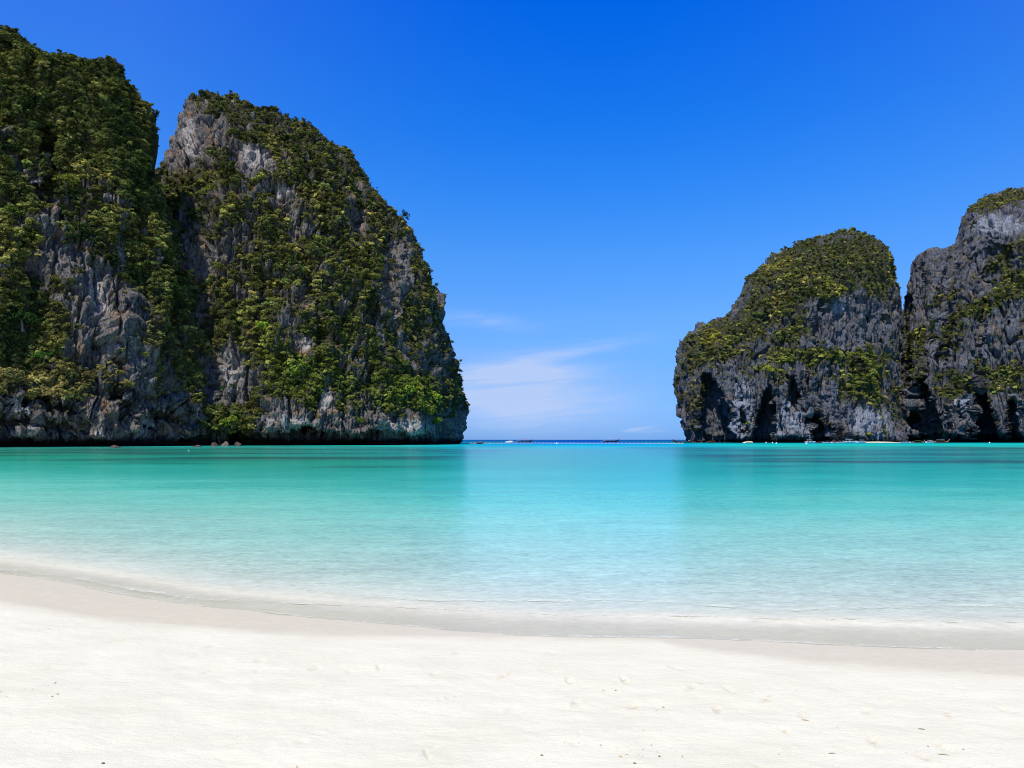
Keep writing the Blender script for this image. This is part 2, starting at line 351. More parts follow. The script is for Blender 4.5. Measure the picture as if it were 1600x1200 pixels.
o4 = [(1340, 697), (1350, 640), (1362, 580), (1380, 535), (1398, 503), (1409, 484), (1413, 455), (1419, 430), (1425, 410), (1435, 398), (1450, 390), (1470, 385), (1489, 379), (1493, 362), (1499, 342), (1508, 327), (1522, 316),
      (1545, 305), (1570, 297), (1600, 291), (1650, 283), (1720, 278), (1800, 300), (1880, 380), (1930, 520), (1950, 697)]
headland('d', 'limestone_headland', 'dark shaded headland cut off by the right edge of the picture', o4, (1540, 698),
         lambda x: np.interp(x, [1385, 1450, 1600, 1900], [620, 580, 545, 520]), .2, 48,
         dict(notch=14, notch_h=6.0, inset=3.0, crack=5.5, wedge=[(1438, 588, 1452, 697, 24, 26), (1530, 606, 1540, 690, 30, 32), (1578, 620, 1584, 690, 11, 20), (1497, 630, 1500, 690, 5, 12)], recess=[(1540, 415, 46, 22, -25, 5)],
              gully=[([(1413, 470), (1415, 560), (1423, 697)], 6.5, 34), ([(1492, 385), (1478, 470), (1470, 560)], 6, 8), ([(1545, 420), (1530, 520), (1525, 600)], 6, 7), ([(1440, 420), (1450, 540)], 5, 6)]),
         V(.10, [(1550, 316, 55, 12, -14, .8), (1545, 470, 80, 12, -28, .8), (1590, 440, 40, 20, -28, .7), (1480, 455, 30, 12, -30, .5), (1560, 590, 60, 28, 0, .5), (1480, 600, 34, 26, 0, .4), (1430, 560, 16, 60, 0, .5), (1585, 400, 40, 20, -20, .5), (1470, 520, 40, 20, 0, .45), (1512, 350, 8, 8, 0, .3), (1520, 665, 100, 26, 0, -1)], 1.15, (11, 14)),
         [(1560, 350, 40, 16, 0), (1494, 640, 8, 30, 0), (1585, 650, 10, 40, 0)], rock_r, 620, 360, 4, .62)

# ------------------------------------------------------------------ foliage
def leaf_material(name, src):
    m, t, out = material(name)
    if src == 'inst':
        base = t.attr('tint', 'INSTANCER').outputs['Color']
    else:
        base = t.new('ShaderNodeObjectInfo').outputs['Color']
    la = t.attr('leaf_tone').outputs['Fac']                       # random tone per leaf, darker on small lobes
    geo = t.new('ShaderNodeNewGeometry')
    n = t.noise(t.scalev(geo.outputs['Position'], (1.3, 1.3, 1.3)), 1.0, 3, .6)
    k = t.math('ADD', t.math('MULTIPLY', la, .95), t.math('ADD', t.math('MULTIPLY', n, .5), .25))
    cmb = t.new('ShaderNodeCombineXYZ')
    for i in range(3): t.l.new(k, cmb.inputs[i])
    c = t.vmath('MULTIPLY', base, cmb.outputs[0])
    d = t.new('ShaderNodeBsdfDiffuse'); t.put(d.inputs[0], c)
    tr = t.new('ShaderNodeBsdfTranslucent'); t.put(tr.inputs[0], t.vmath('MULTIPLY', c, (1.1, 1.2, .5)))
    mx = t.new('ShaderNodeMixShader'); mx.inputs[0].default_value = .22
    t.l.new(d.outputs[0], mx.inputs[1]); t.l.new(tr.outputs[0], mx.inputs[2]); t.l.new(mx.outputs[0], out.inputs[0]); return m
leaf_inst = leaf_material('shrub_leaves', 'inst'); leaf_obj = leaf_material('tree_leaves', 'obj')
bark = simple('grey_brown_bark', (.16, .13, .10), .9, .1, .3, 3)

def crown_mesh(name, n, seed, lobes=6, flat=.75, size=.17, mat=leaf_inst, spread=.62):
    """leaf clumps on the outside of several lobes; unit radius about the origin, base at z=-0.3"""
    g = np.random.default_rng(seed); L = []
    for i in range(lobes):
        a = g.uniform(0, 2 * math.pi); rr = spread * math.sqrt(g.uniform(0, 1)); L.append((rr * math.cos(a), rr * math.sin(a), g.uniform(-.05, .62) * flat, g.uniform(.26, .5)))
    L = np.array(L); idx = g.integers(0, lobes, n); d = g.normal(size=(n, 3)); d[:, 2] = np.abs(d[:, 2]) * 1.0 - .35 * (g.random(n) < .35)
    d /= np.linalg.norm(d, axis=1)[:, None]
    c = L[idx, :3] + d * L[idx, 3:4] * g.uniform(.72, 1.12, (n, 1)) * np.array([1, 1, .8])
    nrm = d + g.normal(size=(n, 3)) * .55 + np.array([0, 0, .35]); nrm /= np.linalg.norm(nrm, axis=1)[:, None]
    up = g.normal(size=(n, 3)); t1 = np.cross(nrm, up); t1 /= np.linalg.norm(t1, axis=1)[:, None]; t2 = np.cross(nrm, t1)
    s = size * g.uniform(.55, 1.25, (n, 1)); asp = g.uniform(.45, .9, (n, 1))
    bend = nrm * s * g.uniform(-.25, .25, (n, 1))
    v = np.stack([c - t1 * s - bend, c - t2 * s * asp, c + t1 * s - bend, c + t2 * s * asp], 1).reshape(-1, 3)
    q = np.arange(n * 4).reshape(n, 4); sh = np.repeat(g.uniform(.25, 1, n) * (.75 + .25 * (L[idx, 3] > .38)), 4)
    me = fastmesh(name, v, q, False); fattr(me, 'leaf_tone', sh); me.materials.append(mat); return me
protos = bpy.data.collections.new('shrub_kinds')
for i in range(10):
    me = crown_mesh('shrub', 230, 40 + i, lobes=[4, 6, 8, 5, 7, 3, 6, 9, 5, 4][i], flat=[.7, .8, .6, 1.1, .7, .5, .9, .6, 1.3, .4][i], size=[.16, .14, .14, .16, .12, .16, .14, .13, .15, .17][i])
    po = bpy.data.objects.new('shrub', me); protos.objects.link(po)
# dry, twiggy kind
for i in range(2):
    me = crown_mesh('shrub', 120, 70 + i, lobes=5, flat=.5, size=.11); protos.objects.link(bpy.data.objects.new('shrub', me))

gn = bpy.data.node_groups.new('scatter_shrubs', 'GeometryNodeTree')
gn.interface.new_socket('Geometry', in_out='INPUT', socket_type='NodeSocketGeometry')
gn.interface.new_socket('Geometry', in_out='OUTPUT', socket_type='NodeSocketGeometry')
gi = gn.nodes.new('NodeGroupInput'); go = gn.nodes.new('NodeGroupOutput')
iop = gn.nodes.new('GeometryNodeInstanceOnPoints'); ci = gn.nodes.new('GeometryNodeCollectionInfo')
ci.inputs[0].default_value = protos; ci.inputs[1].default_value = True; ci.inputs[2].default_value = True
iop.inputs['Pick Instance'].default_value = True
def named(nm, typ):
    a = gn.nodes.new('GeometryNodeInputNamedAttribute'); a.data_type = typ; a.inputs[0].default_value = nm; return a.outputs[0]
e2r = gn.nodes.new('FunctionNodeEulerToRotation'); gn.links.new(named('rot', 'FLOAT_VECTOR'), e2r.inputs[0])
gn.links.new(gi.outputs[0], iop.inputs['Points']); gn.links.new(ci.outputs[0], iop.inputs['Instance'])
gn.links.new(named('kind_index', 'INT'), iop.inputs['Instance Index']); gn.links.new(e2r.outputs[0], iop.inputs['Rotation'])
gn.links.new(named('size', 'FLOAT_VECTOR'), iop.inputs['Scale']); gn.links.new(iop.outputs[0], go.inputs[0])

def shrubs(key, n, smin, smax, label, palette, tone, gain=1.0):
    h = HEADS[key]; g = np.random.default_rng(ord(key))
    P = h['P'].reshape(-1, 3); N = h['N'].reshape(-1, 3); veg = h['veg'].ravel(); px = h['px'].ravel(); py = h['py'].ravel()
    ok = (px > -60) & (px < 1680) & (P[:, 2] > 4.5)
    prob = h['A'].ravel() * (ss(.30, .66, veg) + .30) * ok
    prob = prob / prob.sum(); ix = g.choice(len(P), n, p=prob)
    s = smin + (smax - smin) * g.random(n) ** 2.8; s *= (.26 + .80 * ss(.3, .9, veg[ix])) * (1 - .3 * ss(.6, .95, h['e'].ravel()[ix]))
    pos = P[ix] + N[ix] * (s[:, None] * .12) + g.normal(size=(n, 3)) * .25
    lean = np.clip(N[ix], -1, 1)
    rot = np.stack([-lean[:, 1] * .45 + g.normal(0, .15, n), lean[:, 0] * .45 + g.normal(0, .15, n), g.uniform(0, 6.28, n)], 1) * 1.0
    # colour in drifts: neighbouring shrubs alike
    X, Y, Z = pos.T
    n1 = fbm(X / 13, Y / 13 + 7, Z / 11, 3) + g.normal(0, .16, n); n2 = fbm(X / 5, Y / 5 + 31, Z / 5, 2) + g.normal(0, .38, n)
    pal = np.array(palette); q = np.clip((n1 + .55) / 1.1, 0, .999) * (len(pal) - 1); i0 = q.astype(int); fr = (q - i0)[:, None]
    col = pal[i0] * (1 - fr) + pal[np.minimum(i0 + 1, len(pal) - 1)] * fr
    col = col * np.exp(1.0 * np.clip(n2, -1, 1) - .12)[:, None] * (1 - .25 * (g.random(n) < .3))[:, None]
    tus = ((1 - ss(.3, .55, veg[ix])) * g.uniform(.2, 1, n))[:, None]; col = col * (1 - tus) + np.array([.17, .155, .055]) * tus * g.uniform(.5, 1.5, (n, 1))
    dry = (g.random(n) < .12) & (s < smin + .5 * (smax - smin)); col[dry] = np.array([.14, .105, .065]) * g.uniform(.6, 1.3, (dry.sum(), 1))
    for (cx, cy, rx, ry, c, amt) in tone:
        m_ = (ell(px[ix], py[ix], cx, cy, rx, ry) * amt)[:, None] * g.uniform(.5, 1, (n, 1)); col = col * (1 - m_) + np.array(c) * m_ * (1 + .4 * n2[:, None])
    me = bpy.data.meshes.new('cliff_scrub'); me.vertices.add(n); me.vertices.foreach_set('co', pos.astype(np.float32).ravel())
    a = me.attributes.new('rot', 'FLOAT_VECTOR', 'POINT'); a.data.foreach_set('vector', rot.astype(np.float32).ravel())
    sv = np.stack([s, s, s * g.uniform(.7, 1.2, n)], 1)
    a = me.attributes.new('size', 'FLOAT_VECTOR', 'POINT'); a.data.foreach_set('vector', sv.astype(np.float32).ravel())
    a = me.attributes.new('kind_index', 'INT', 'POINT'); kd = np.where(dry, 10 + g.integers(0, 2, n), g.integers(0, 10, n)); a.data.foreach_set('value', kd.astype(np.int32))
    cattr(me, 'tint', np.clip(col * gain, .004, .6)); me.update()
    o = link(bpy.data.objects.new('cliff_scrub', me)); md = o.modifiers.new('scatter', 'NODES'); md.node_group = gn
    tag(o, label, None, None, 'stuff')
PAL = [(.038, .056, .018), (.062, .084, .024), (.105, .122, .032), (.175, .172, .042), (.29, .25, .07)]
LIME = (.21, .26, .03); YEL = (.30, .27, .04); STRAW = (.26, .20, .07); DK = (.022, .045, .014)
shrubs('a', 34000, .55, 2.35, 'dense olive scrub growing over the tallest headland at the left edge', PAL,
       [(120, 620, 160, 60, STRAW, .55), (240, 560, 60, 80, STRAW, .35), (30, 510, 45, 90, DK, .6), (110, 150, 140, 90, (.05, .07, .02), .35), (150, 500, 70, 70, STRAW, .35)], 1.1)
shrubs('b', 42000, .55, 2.35, 'dense green scrub growing over the rounded headland left of the sea gap', PAL,
       [(480, 560, 90, 70, (.13, .17, .025), .5), (660, 630, 55, 45, LIME, .7), (400, 650, 60, 30, (.2, .17, .04), .5), (450, 220, 160, 80, (.055, .07, .022), .4), (560, 650, 100, 25, STRAW, .4), (560, 600, 110, 50, (.15, .19, .03), .35), (320, 560, 50, 50, STRAW, .3)], 1.1)
shrubs('c', 16000, .8, 3.2, 'olive and yellow scrub growing over the dome-topped headland right of the sea gap', PAL,
       [(1115, 525, 26, 18, YEL, .7), (1215, 575, 30, 24, LIME, .6), (1290, 555, 100, 20, (.17, .19, .03), .5), (1215, 415, 26, 22, YEL, .6), (1305, 450, 24, 10, YEL, .6), (1350, 590, 36, 40, (.16, .18, .03), .5), (1080, 620, 24, 60, STRAW, .4), (1330, 400, 70, 30, (.06, .07, .03), .5)], 1.2)
shrubs('d', 11000, .8, 3.0, 'patches of scrub growing on ledges of the dark headland at the right edge', PAL,
       [(1550, 470, 80, 22, (.16, .17, .03), .6), (1550, 312, 50, 14, (.2, .18, .04), .6), (1560, 600, 70, 40, (.14, .16, .03), .4)], 1.2)

# single trees that stand out of the scrub
def tree_mesh_trunk(hh, seed):
    g = random.Random(seed); bm = bmesh.new()
    def tube(a, b, r0, r1, n=6):
        a, b = Vector(a), Vector(b); ax = (b - a).normalized(); u = ax.orthogonal().normalized(); v = ax.cross(u)
        r = [[bm.verts.new(p + (u * math.cos(6.2832 * i / n) + v * math.sin(6.2832 * i / n)) * q) for i in range(n)] for p, q in ((a, r0), (b, r1))]
        for i in range(n): bm.faces.new((r[0][i], r[0][(i + 1) % n], r[1][(i + 1) % n], r[1][i]))
        bm.faces.new(r[1]); bm.faces.new(r[0][::-1])
    top = Vector((g.uniform(-.1, .1), g.uniform(-.1, .1), hh)); mid = Vector((g.uniform(-.06, .06), g.uniform(-.06, .06), hh * .5))
    tube((0, 0, -.25), mid, .075, .055); tube(mid, top, .055, .04)
    for i in range(6):
        a = i * 1.05 + g.uniform(-.3, .3); e = top + Vector((math.cos(a) * .5, math.sin(a) * .5, g.uniform(.15, .45))); tube(mid.lerp(top, g.uniform(.6, 1)), e, .032, .012, 5)
    me = bpy.data.meshes.new('trunk'); bm.to_mesh(me); bm.free(); me.materials.append(bark); return me
crowns = [crown_mesh('crown', 700, 90 + i, lobes=[9, 7, 12][i], flat=[.8, .7, 1.0][i], size=.085, mat=leaf_obj, spread=.68) for i in range(3)]
trunks = [tree_mesh_trunk(.55, i) for i in range(3)]
TREES = [
 ('a', 105, 290, 40, (.13, .14, .02), 'tree', 'tree with broad olive-lime crown beside the vertical grey rock strip on the leftmost headland'),
 ('a', 22, 332, 30, (.07, .11, .02), 'tree', 'green tree at the left picture edge halfway up the leftmost headland'),
 ('a', 88, 248, 26, (.03, .05, .012), 'tree', 'dark rounded tree just right of the bare diagonal rock near the left edge'),
 ('a', 40, 502, 44, (.025, .055, .015), 'tree', 'large dark green tree low at the far left of the headland'),
 ('a', 75, 560, 30, (.05, .12, .02), 'tree', 'fresh green tree in the left headland scrub above the pale rock foot'),
 ('a', 218, 555, 12, (.24, .25, .03), 'shrub', 'small bright yellow-green shrub on bare rock of the leftmost headland'),
 ('a', 195, 205, 22, (.035, .055, .014), 'tree', 'dark tree near the right shoulder of the leftmost headland'),
 ('b', 412, 516, 38, (.20, .28, .03), 'tree', 'feathery lime-green tree in the middle of the second headland'),
 ('b', 476, 575, 48, (.12, .19, .025), 'tree', 'largest light green tree low on the second headland below the pale rock'),
 ('b', 638, 612, 32, (.19, .27, .03), 'tree', 'bright lime tree, left one of a pair near the sea gap foot of the headland'),
 ('b', 682, 622, 30, (.20, .28, .03), 'tree', 'bright lime tree, right one of a pair near the sea gap foot of the headland'),
 ('b', 688, 658, 24, (.17, .26, .02), 'shrub', 'vivid green shrub lowest on the second headland beside the sea gap'),
 ('b', 566, 655, 22, (.09, .15, .02), 'shrub', 'mid green shrub hanging over the undercut at the foot of the second headland'),
 ('b', 338, 600, 24, (.015, .045, .015), 'tree', 'dark green narrow tree in the gully between the two left headlands'),
 ('b', 336, 642, 24, (.03, .07, .02), 'tree', 'dark green tree at the bottom of the gully just above the water bushes'),
 ('b', 366, 662, 38, (.14, .19, .025), 'shrub', 'wide lime shrub spreading low over the water at the gully foot'),
 ('b', 340, 412, 26, (.10, .12, .025), 'tree', 'olive tree standing beside grey rubble on the upper left of the second headland'),
 ('b', 518, 302, 11, (.36, .33, .04), 'shrub', 'small shrub of yellow flowers high on the second headland'),
 ('b', 494, 375, 12, (.28, .33, .04), 'shrub', 'small light green shrub in the centre of the second headland'),
 ('b', 318, 150, 20, (.03, .045, .013), 'tree', 'dark tree on the summit above the grey streaked cliff of the second headland'),
 ('b', 627, 340, 16, (.018, .03, .01), 'tree', 'dark tree leaning out from the slope against blue sky on the second headland'),
 ('b', 545, 242, 14, (.03, .045, .013), 'tree', 'small dark tree on the upper right skyline of the second headland'),
 ('c', 1118, 520, 18, (.30, .32, .04), 'shrub', 'bright yellow-green shrub on the left shoulder of the dome-topped headland'),
 ('c', 1206, 578, 20, (.26, .29, .03), 'shrub', 'yellow-green shrub drooping down the middle of the dome-topped headland'),
 ('c', 1170, 661, 10, (.12, .19, .03), 'shrub', 'lone green shrub low on grey rock between the two dark caves'),
 ('d', 1551, 625, 24, (.17, .18, .03), 'shrub', 'yellow-green shrub above the big dark cave on the right-edge headland'),
 ('d', 1459, 508, 12, (.24, .26, .03), 'shrub', 'small bright shrub on the left part of the right-edge headland'),
]
for i, (key, tx, ty, wpx, colr, cat, label) in enumerate(TREES):
    h = HEADS[key]; d2 = (h['px'] - tx) ** 2 + (h['py'] - (ty + wpx * .2)) ** 2; j = np.unravel_index(np.argmin(d2), d2.shape)
    p = h['P'][j]; n = h['N'][j]; R_ = wpx * p[1] / F * .5
    nm = 'pine_tree' if False else ('broadleaf_tree' if cat == 'tree' else 'shrub')
    root = link(bpy.data.objects.new(nm, None)); root.location = Vector(p) + Vector(n) * R_ * .25
    root.rotation_euler = (.12, .1 * n[0], i * 1.3); root.scale = (R_ * 1.1,) * 3
    root.empty_display_size = .2
    if label.startswith('dark tree leaning'):
        root.rotation_euler = (0, .75, 0); root.location = Vector(p) + Vector((-.4, 0, -.2))
    tag(root, label, cat, 'trees and shrubs standing out on the cliffs')
    tr = link(bpy.data.objects.new('trunk' if cat == 'tree' else 'stem', trunks[i % 3]), root)
    cr = link(bpy.data.objects.new('crown' if cat == 'tree' else 'foliage', crowns[i % 3]), root); cr.location = (0, 0, .38); cr.color = (*colr, 1)
    if cat == 'shrub': cr.location.z = .1; tr.scale = (1, 1, .6)

# ------------------------------------------------------------------ sand and seabed
SHX = np.array([-400, -60, -20, -14, -8.4, -6.6, -4.5, -3.0, -.9, 0, 2.0, 3.5, 5.4, 9, 14, 60, 400.0])
SHY = np.array([150, 40, 18.5, 15.6, 12.7, 11.7, 10.35, 9.75, 9.0, 8.75, 8.5, 8.3, 8.12, 7.9, 8.0, 12, 90.0])
def shore(x): return np.interp(x, SHX, SHY)
def sand_height(X, Y):
    s = Y - shore(X) - fbm(X / 3.2, Y * 0, Y * 0 + 2, 2) * .25
    z = np.where(s < 0, .42 * (1 - np.exp(s * .17 * .9 / 1.0 * 1.0)) , -s * .055 - .006 * np.clip(s, 0, 30) ** 1.3)
    land = ss(.5, 2.2, -s)
    rel = fbm(X / 1.3, Y / .8, X * 0, 3) * .020 + fbm(X / .33, Y / .22, X * 0 + 5, 3) * .010 + fbm(X / .11, Y / .09, X * 0 + 9, 2) * .0022
    z = z + rel * land + fbm(X / .8, Y / .3, X * 0 + 3, 2) * .004 * (s > -1)
    return z, s
nu, nv = 700, 460
# fan-shaped grid: fine near the viewer, coarser away, still one sheet
ang = np.linspace(-1, 1, nu); ang = np.sign(ang) * (np.abs(ang) * .62 + .94 * np.abs(ang) ** 3)     # radians off the view axis
rad = np.concatenate([np.linspace(.6, 3.0, 20, endpoint=False), 3.0 * (60 / 3.0) ** np.linspace(0, 1, nv - 20)])
A_, R_ = np.meshgrid(ang, rad, indexing='ij'); X = np.sin(A_) * R_; Y = np.cos(A_) * R_
# footprints and scuffs
Z, Sd = sand_height(X, Y)
fp = []
gg = random.Random(21)
def pix_ground(x, y, z=.25):
    d = (H - z) * F / (y - HZ); return ((x - 800) * d / F, d)
for (x, y) in [(75, 965), (185, 981), (305, 1005), (405, 1012), (492, 1021), (592, 1019), (680, 1028), (790, 1029), (325, 1030), (265, 1028), (890, 1038), (975, 1036), (1080, 1050), (1140, 1053), (900, 1075), (990, 1080), (1120, 1086), (1255, 1092), (1352, 1087), (1480, 1092), (1200, 1067), (1570, 1083), (1365, 1137), (1475, 1148), (1225, 1120), (1440, 1163)]:
    fp.append((*pix_ground(x, y), gg.uniform(-.5, .5) + 1.35, gg.uniform(.07, .12), gg.uniform(.02, .035), gg.uniform(.009, .017)))
for i in range(70):
    fp.append((gg.uniform(-6, 6), gg.uniform(4, 8.2), gg.uniform(0, 3.1), gg.uniform(.05, .14), gg.uniform(.015, .04), gg.uniform(.003, .009)))
scuff = np.zeros_like(X)
for (x, y, a, l, b, dp) in fp:
    u = (X - x) * math.cos(a) + (Y - y) * math.sin(a); v = -(X - x) * math.sin(a) + (Y - y) * math.cos(a)
    r2 = (u / l) ** 2 + (v / b) ** 2
    k_ = r2 < 9
    scuff[k_] = np.maximum(scuff[k_], np.exp(-r2[k_] ** 2 * 1.2) * min(1, dp / .014))
    Z[k_] += -dp * np.exp(-r2[k_] ** 2) + dp * .18 * np.exp(-(np.sqrt(r2[k_]) - 1.5) ** 2 * 5)
Qs = gridquads(nu, nv)
sand_me = fastmesh('sand_beach', np.stack([X, Y, Z], -1).reshape(-1, 3), Qs[:, ::-1])
# wet band: how far the last swash ran up
wet_edge = np.interp(X, [-8, -6.5, -4.5, -2.0, -.8, .0, 1.6, 1.7, 2.2, 3.0, 5.5, 9], [1.9, 1.7, 1.35, .95, .45, .12, .12, .35, .75, .95, 1.25, 1.3]) + fbm(X / .9, Y * 0, Y * 0, 3) * .12
wet = (1 - ss(-.22, .30, -(Sd) - wet_edge + fbm(X / .5, Y / .2, X * 0 + 6, 3) * .12)) * (1 - .85 * ss(-.1, .5, Sd))
fattr(sand_me, 'wet', wet.ravel()); fattr(sand_me, 'scuff', scuff.ravel())
m, t, out = material('white_coral_sand')
geo = t.new('ShaderNodeNewGeometry'); P = geo.outputs['Position']
n_a = t.noise(t.scalev(P, (1.1, 1.6, 1)), 1.0, 5, .6); n_b = t.noise(t.scalev(P, (60, 60, 60)), 1.0, 4, .7); n_c = t.noise(t.scalev(P, (9, 16, 9)), 1.0, 5, .65)
c = t.mix(t.mapr(n_a, .3, .7), (.555, .535, .41), (.60, .58, .455))
c = t.mix(t.mapr(n_b, .3, .75, .35, 0), c, (.50, .465, .34))
spk = t.noise(t.scalev(P, (34, 34, 34)), 1.0, 3, .8)
c = t.mix(t.mapr(spk, .735, .77, 0, .7), c, (.36, .28, .16))
c = t.mix(t.math('MULTIPLY', t.attr('scuff').outputs['Fac'], t.mapr(n_c, .42, .62, 0, .8)), c, (.42, .33, .20))
wa = t.attr('wet').outputs['Fac']
wetc = t.mix(t.mapr(n_c, .3, .7), (.47, .425, .30), (.515, .465, .335))
c = t.mix(t.math('MULTIPLY', wa, .88), c, wetc)
p = t.new('ShaderNodeBsdfPrincipled'); t.put(p.inputs['Base Color'], c)
t.put(p.inputs['Roughness'], t.mapr(wa, 0, 1, .95, .55)); t.put(p.inputs['Specular IOR Level'], t.mapr(wa, 0, 1, .1, .35))
b = t.new('ShaderNodeBump'); b.inputs['Distance'].default_value = .012; t.put(b.inputs['Strength'], t.mapr(wa, 0, 1, .8, .15))
t.put(b.inputs['Height'], t.math('ADD', t.math('MULTIPLY', n_b, .35), n_c)); t.l.new(b.outputs[0], p.inputs['Normal'])
t.l.new(p.outputs[0], out.inputs[0]); sand_me.materials.append(m); SAND = m
tag(link(bpy.data.objects.new('sand_beach', sand_me)), 'white coral sand beach with a darker wet strip along the water', None, None, 'structure')
# far seabed, beyond the fine sheet
def sheet(name, z, mat, r=40000, hole=None):
    me = bpy.data.meshes.new(name); me.from_pydata([(-r, -r, z), (r, -r, z), (r, r, z), (-r, r, z)], [], [(0, 1, 2, 3)]); me.materials.append(mat); return link(bpy.data.objects.new(name, me))
tag(sheet('seabed', -6, SAND), 'pale sandy seabed under the bay', None, None, 'structure')
# dry ground behind and beside the viewer
bx, by = np.meshgrid(np.linspace(-400, 400, 160), np.linspace(-300, 160, 120), indexing='ij')
sb = by - shore(bx); bz = np.where(sb < 0, np.minimum(.42 + (-sb) * .012, 3) * (1 - np.exp(sb * .15)), -sb * .055)
inner = (np.hypot(bx, by) < 60) & (np.abs(np.arctan2(bx, by)) < 1.60)
bz = np.where(inner, bz - 1.2, bz - .02)
bme = fastmesh('back_beach', np.stack([bx, by, bz], -1).reshape(-1, 3), gridquads(160, 120)); bme.materials.append(SAND); fattr(bme, 'wet', np.zeros(bx.size))
tag(link(bpy.data.objects.new('back_beach', bme)), 'dry sand of the upper beach behind the viewpoint', None, None, 'structure')

# ------------------------------------------------------------------ sea
ang = np.linspace(-1, 1, 480); ang = np.sign(ang) * (np.abs(ang) * .68 + .86 * np.abs(ang) ** 3)
rad = 3.5 * (40000 / 3.5) ** (np.linspace(0, 1, 560) ** 1.0)
A_, R_ = np.meshgrid(ang, rad, indexing='ij'); X = np.sin(A_) * R_; Y = np.cos(A_) * R_
s = Y - shore(X)
sw = fbm(X / 3.2, Y * 0, Y * 0 + 2, 2) * .25
near = np.exp(-np.clip(R_ - 8, 0, None) / 6)
Zw = near * (fbm(X / 1.4, Y / .45, X * 0 + 4, 3) * .010 + fbm(X / .35, Y / .14, X * 0 + 8, 2) * .0035) * ss(0, 1.2, s)
# small spilling wavelet running along the shore, and the thin swash in front of it
wl = np.interp(X, [-8, -4, -2.2, 0, 3, 6, 10], [.18, .30, .75, .95, 1.05, 1.15, 1.2]) + fbm(X / 1.6, Y * 0 + 3, Y * 0, 3) * .22
Zw = Zw + .028 * np.exp(-((s - wl) / np.where(s < wl, .05, .22)) ** 2) * (R_ < 40)
wl2 = wl + 1.6 + fbm(X / 2.6, Y * 0 + 9, Y * 0, 2) * .5
Zw = Zw + .014 * np.exp(-((s - wl2) / np.where(s < wl2, .10, .35)) ** 2) * (R_ < 40)
keep = (s > -1.5)
Zw = np.where(s < .9, np.minimum(Zw, Zw), Zw)
Q = gridquads(480, 560)[:, ::-1]; kf = keep.ravel()[Q].all(1)
sea_me = fastmesh('sea_water', np.stack([X, Y, Zw], -1).reshape(-1, 3), Q[kf])
fattr(sea_me, 'shore', np.clip(s, -2, 3000).ravel())
m, t, out = material('clear_turquoise_water')
geo = t.new('ShaderNodeNewGeometry'); P = geo.outputs['Position']
sp = t.new('ShaderNodeSeparateXYZ'); t.l.new(P, sp.inputs[0])
sh = t.attr('shore').outputs['Fac']
# distance offshore sets the depth: log scale so the ramp covers 1 m .. 2000 m
wv = t.noise(t.scalev(P, (.05, .11, 0)), 1.0, 4, .6, .4)
shw = t.math('MULTIPLY', t.math('MAXIMUM', sh, .05), t.mapr(wv, .25, .75, .78, 1.26, False))
lg = t.math('DIVIDE', t.math('LOGARITHM', shw, 10.0), 3.4)         # 0 at 1 m, 1 at 2500 m
L_ = lambda mtr: math.log10(mtr) / 3.4
far_ = [(L_(180), (.006, .40, .37)), (L_(260), (.002, .30, .42)), (L_(420), (.001, .19, .42)), (L_(480), (.0, .055, .25)), (1.0, (.0, .045, .23))]
fars = [(L_(180), (.012, .42, .34)), (L_(260), (.008, .40, .33)), (L_(400), (.004, .26, .24)), (L_(520), (.002, .10, .16)), (1.0, (.0, .045, .23))]
nL = [(0.0, (.60, .565, .42)), (L_(1.7), (.47, .51, .40)), (L_(3.7), (.38, .52, .40)), (L_(9), (.28, .62, .46)), (L_(15), (.20, .70, .50)), (L_(20), (.13, .68, .47)), (L_(27), (.06, .60, .41)), (L_(37), (.025, .54, .35)), (L_(50), (.006, .48, .28)), (L_(90), (.002, .40, .21))]
nR = [(0.0, (.60, .565, .42)), (L_(1.5), (.49, .51, .40)), (L_(2.6), (.46, .53, .42)), (L_(5), (.39, .57, .46)), (L_(9), (.30, .65, .50)), (L_(15), (.20, .70, .52)), (L_(20), (.13, .69, .49)), (L_(27), (.06, .63, .45)), (L_(35), (.025, .58, .41)), (L_(45), (.006, .53, .37)), (L_(90), (.002, .43, .28))]
bodyL = t.ramp(lg, nL + fars, 'B_SPLINE'); bodyR = t.ramp(lg, nR + fars, 'B_SPLINE')
bodyM = t.ramp(lg, nR + far_, 'B_SPLINE')
# the deep channel between the headlands: a strip of world width running out to sea
side = t.mapr(t.math('ABSOLUTE', t.math('SUBTRACT', sp.outputs[0], t.math('MULTIPLY', sp.outputs[1], .085))), 36, 66)
side = t.math('MAXIMUM', side, t.mapr(lg, L_(60), L_(120), 1, 0))
body = t.mix(side, bodyM, t.mix(t.mapr(sp.outputs[0], -12, 14), bodyL, bodyR))
# darker patches far out, on either side of the middle strip
patch_n = t.noise(t.scalev(P, (.018, .075, 0)), 1.0, 5, .6, .3)
rf = t.math('MULTIPLY', t.mapr(patch_n, .46, .57), t.mapr(lg, L_(42), L_(60)))
rf = t.math('MULTIPLY', rf, t.mapr(lg, L_(200), L_(330), 1, 0))
rf = t.math('MULTIPLY', rf, t.mapr(t.math('ABSOLUTE', t.math('SUBTRACT', sp.outputs[0], t.math('MULTIPLY', sp.outputs[1], .085))), 8, 20))
body = t.mix(t.math('MULTIPLY', rf, .78), body, (.012, .10, .075))
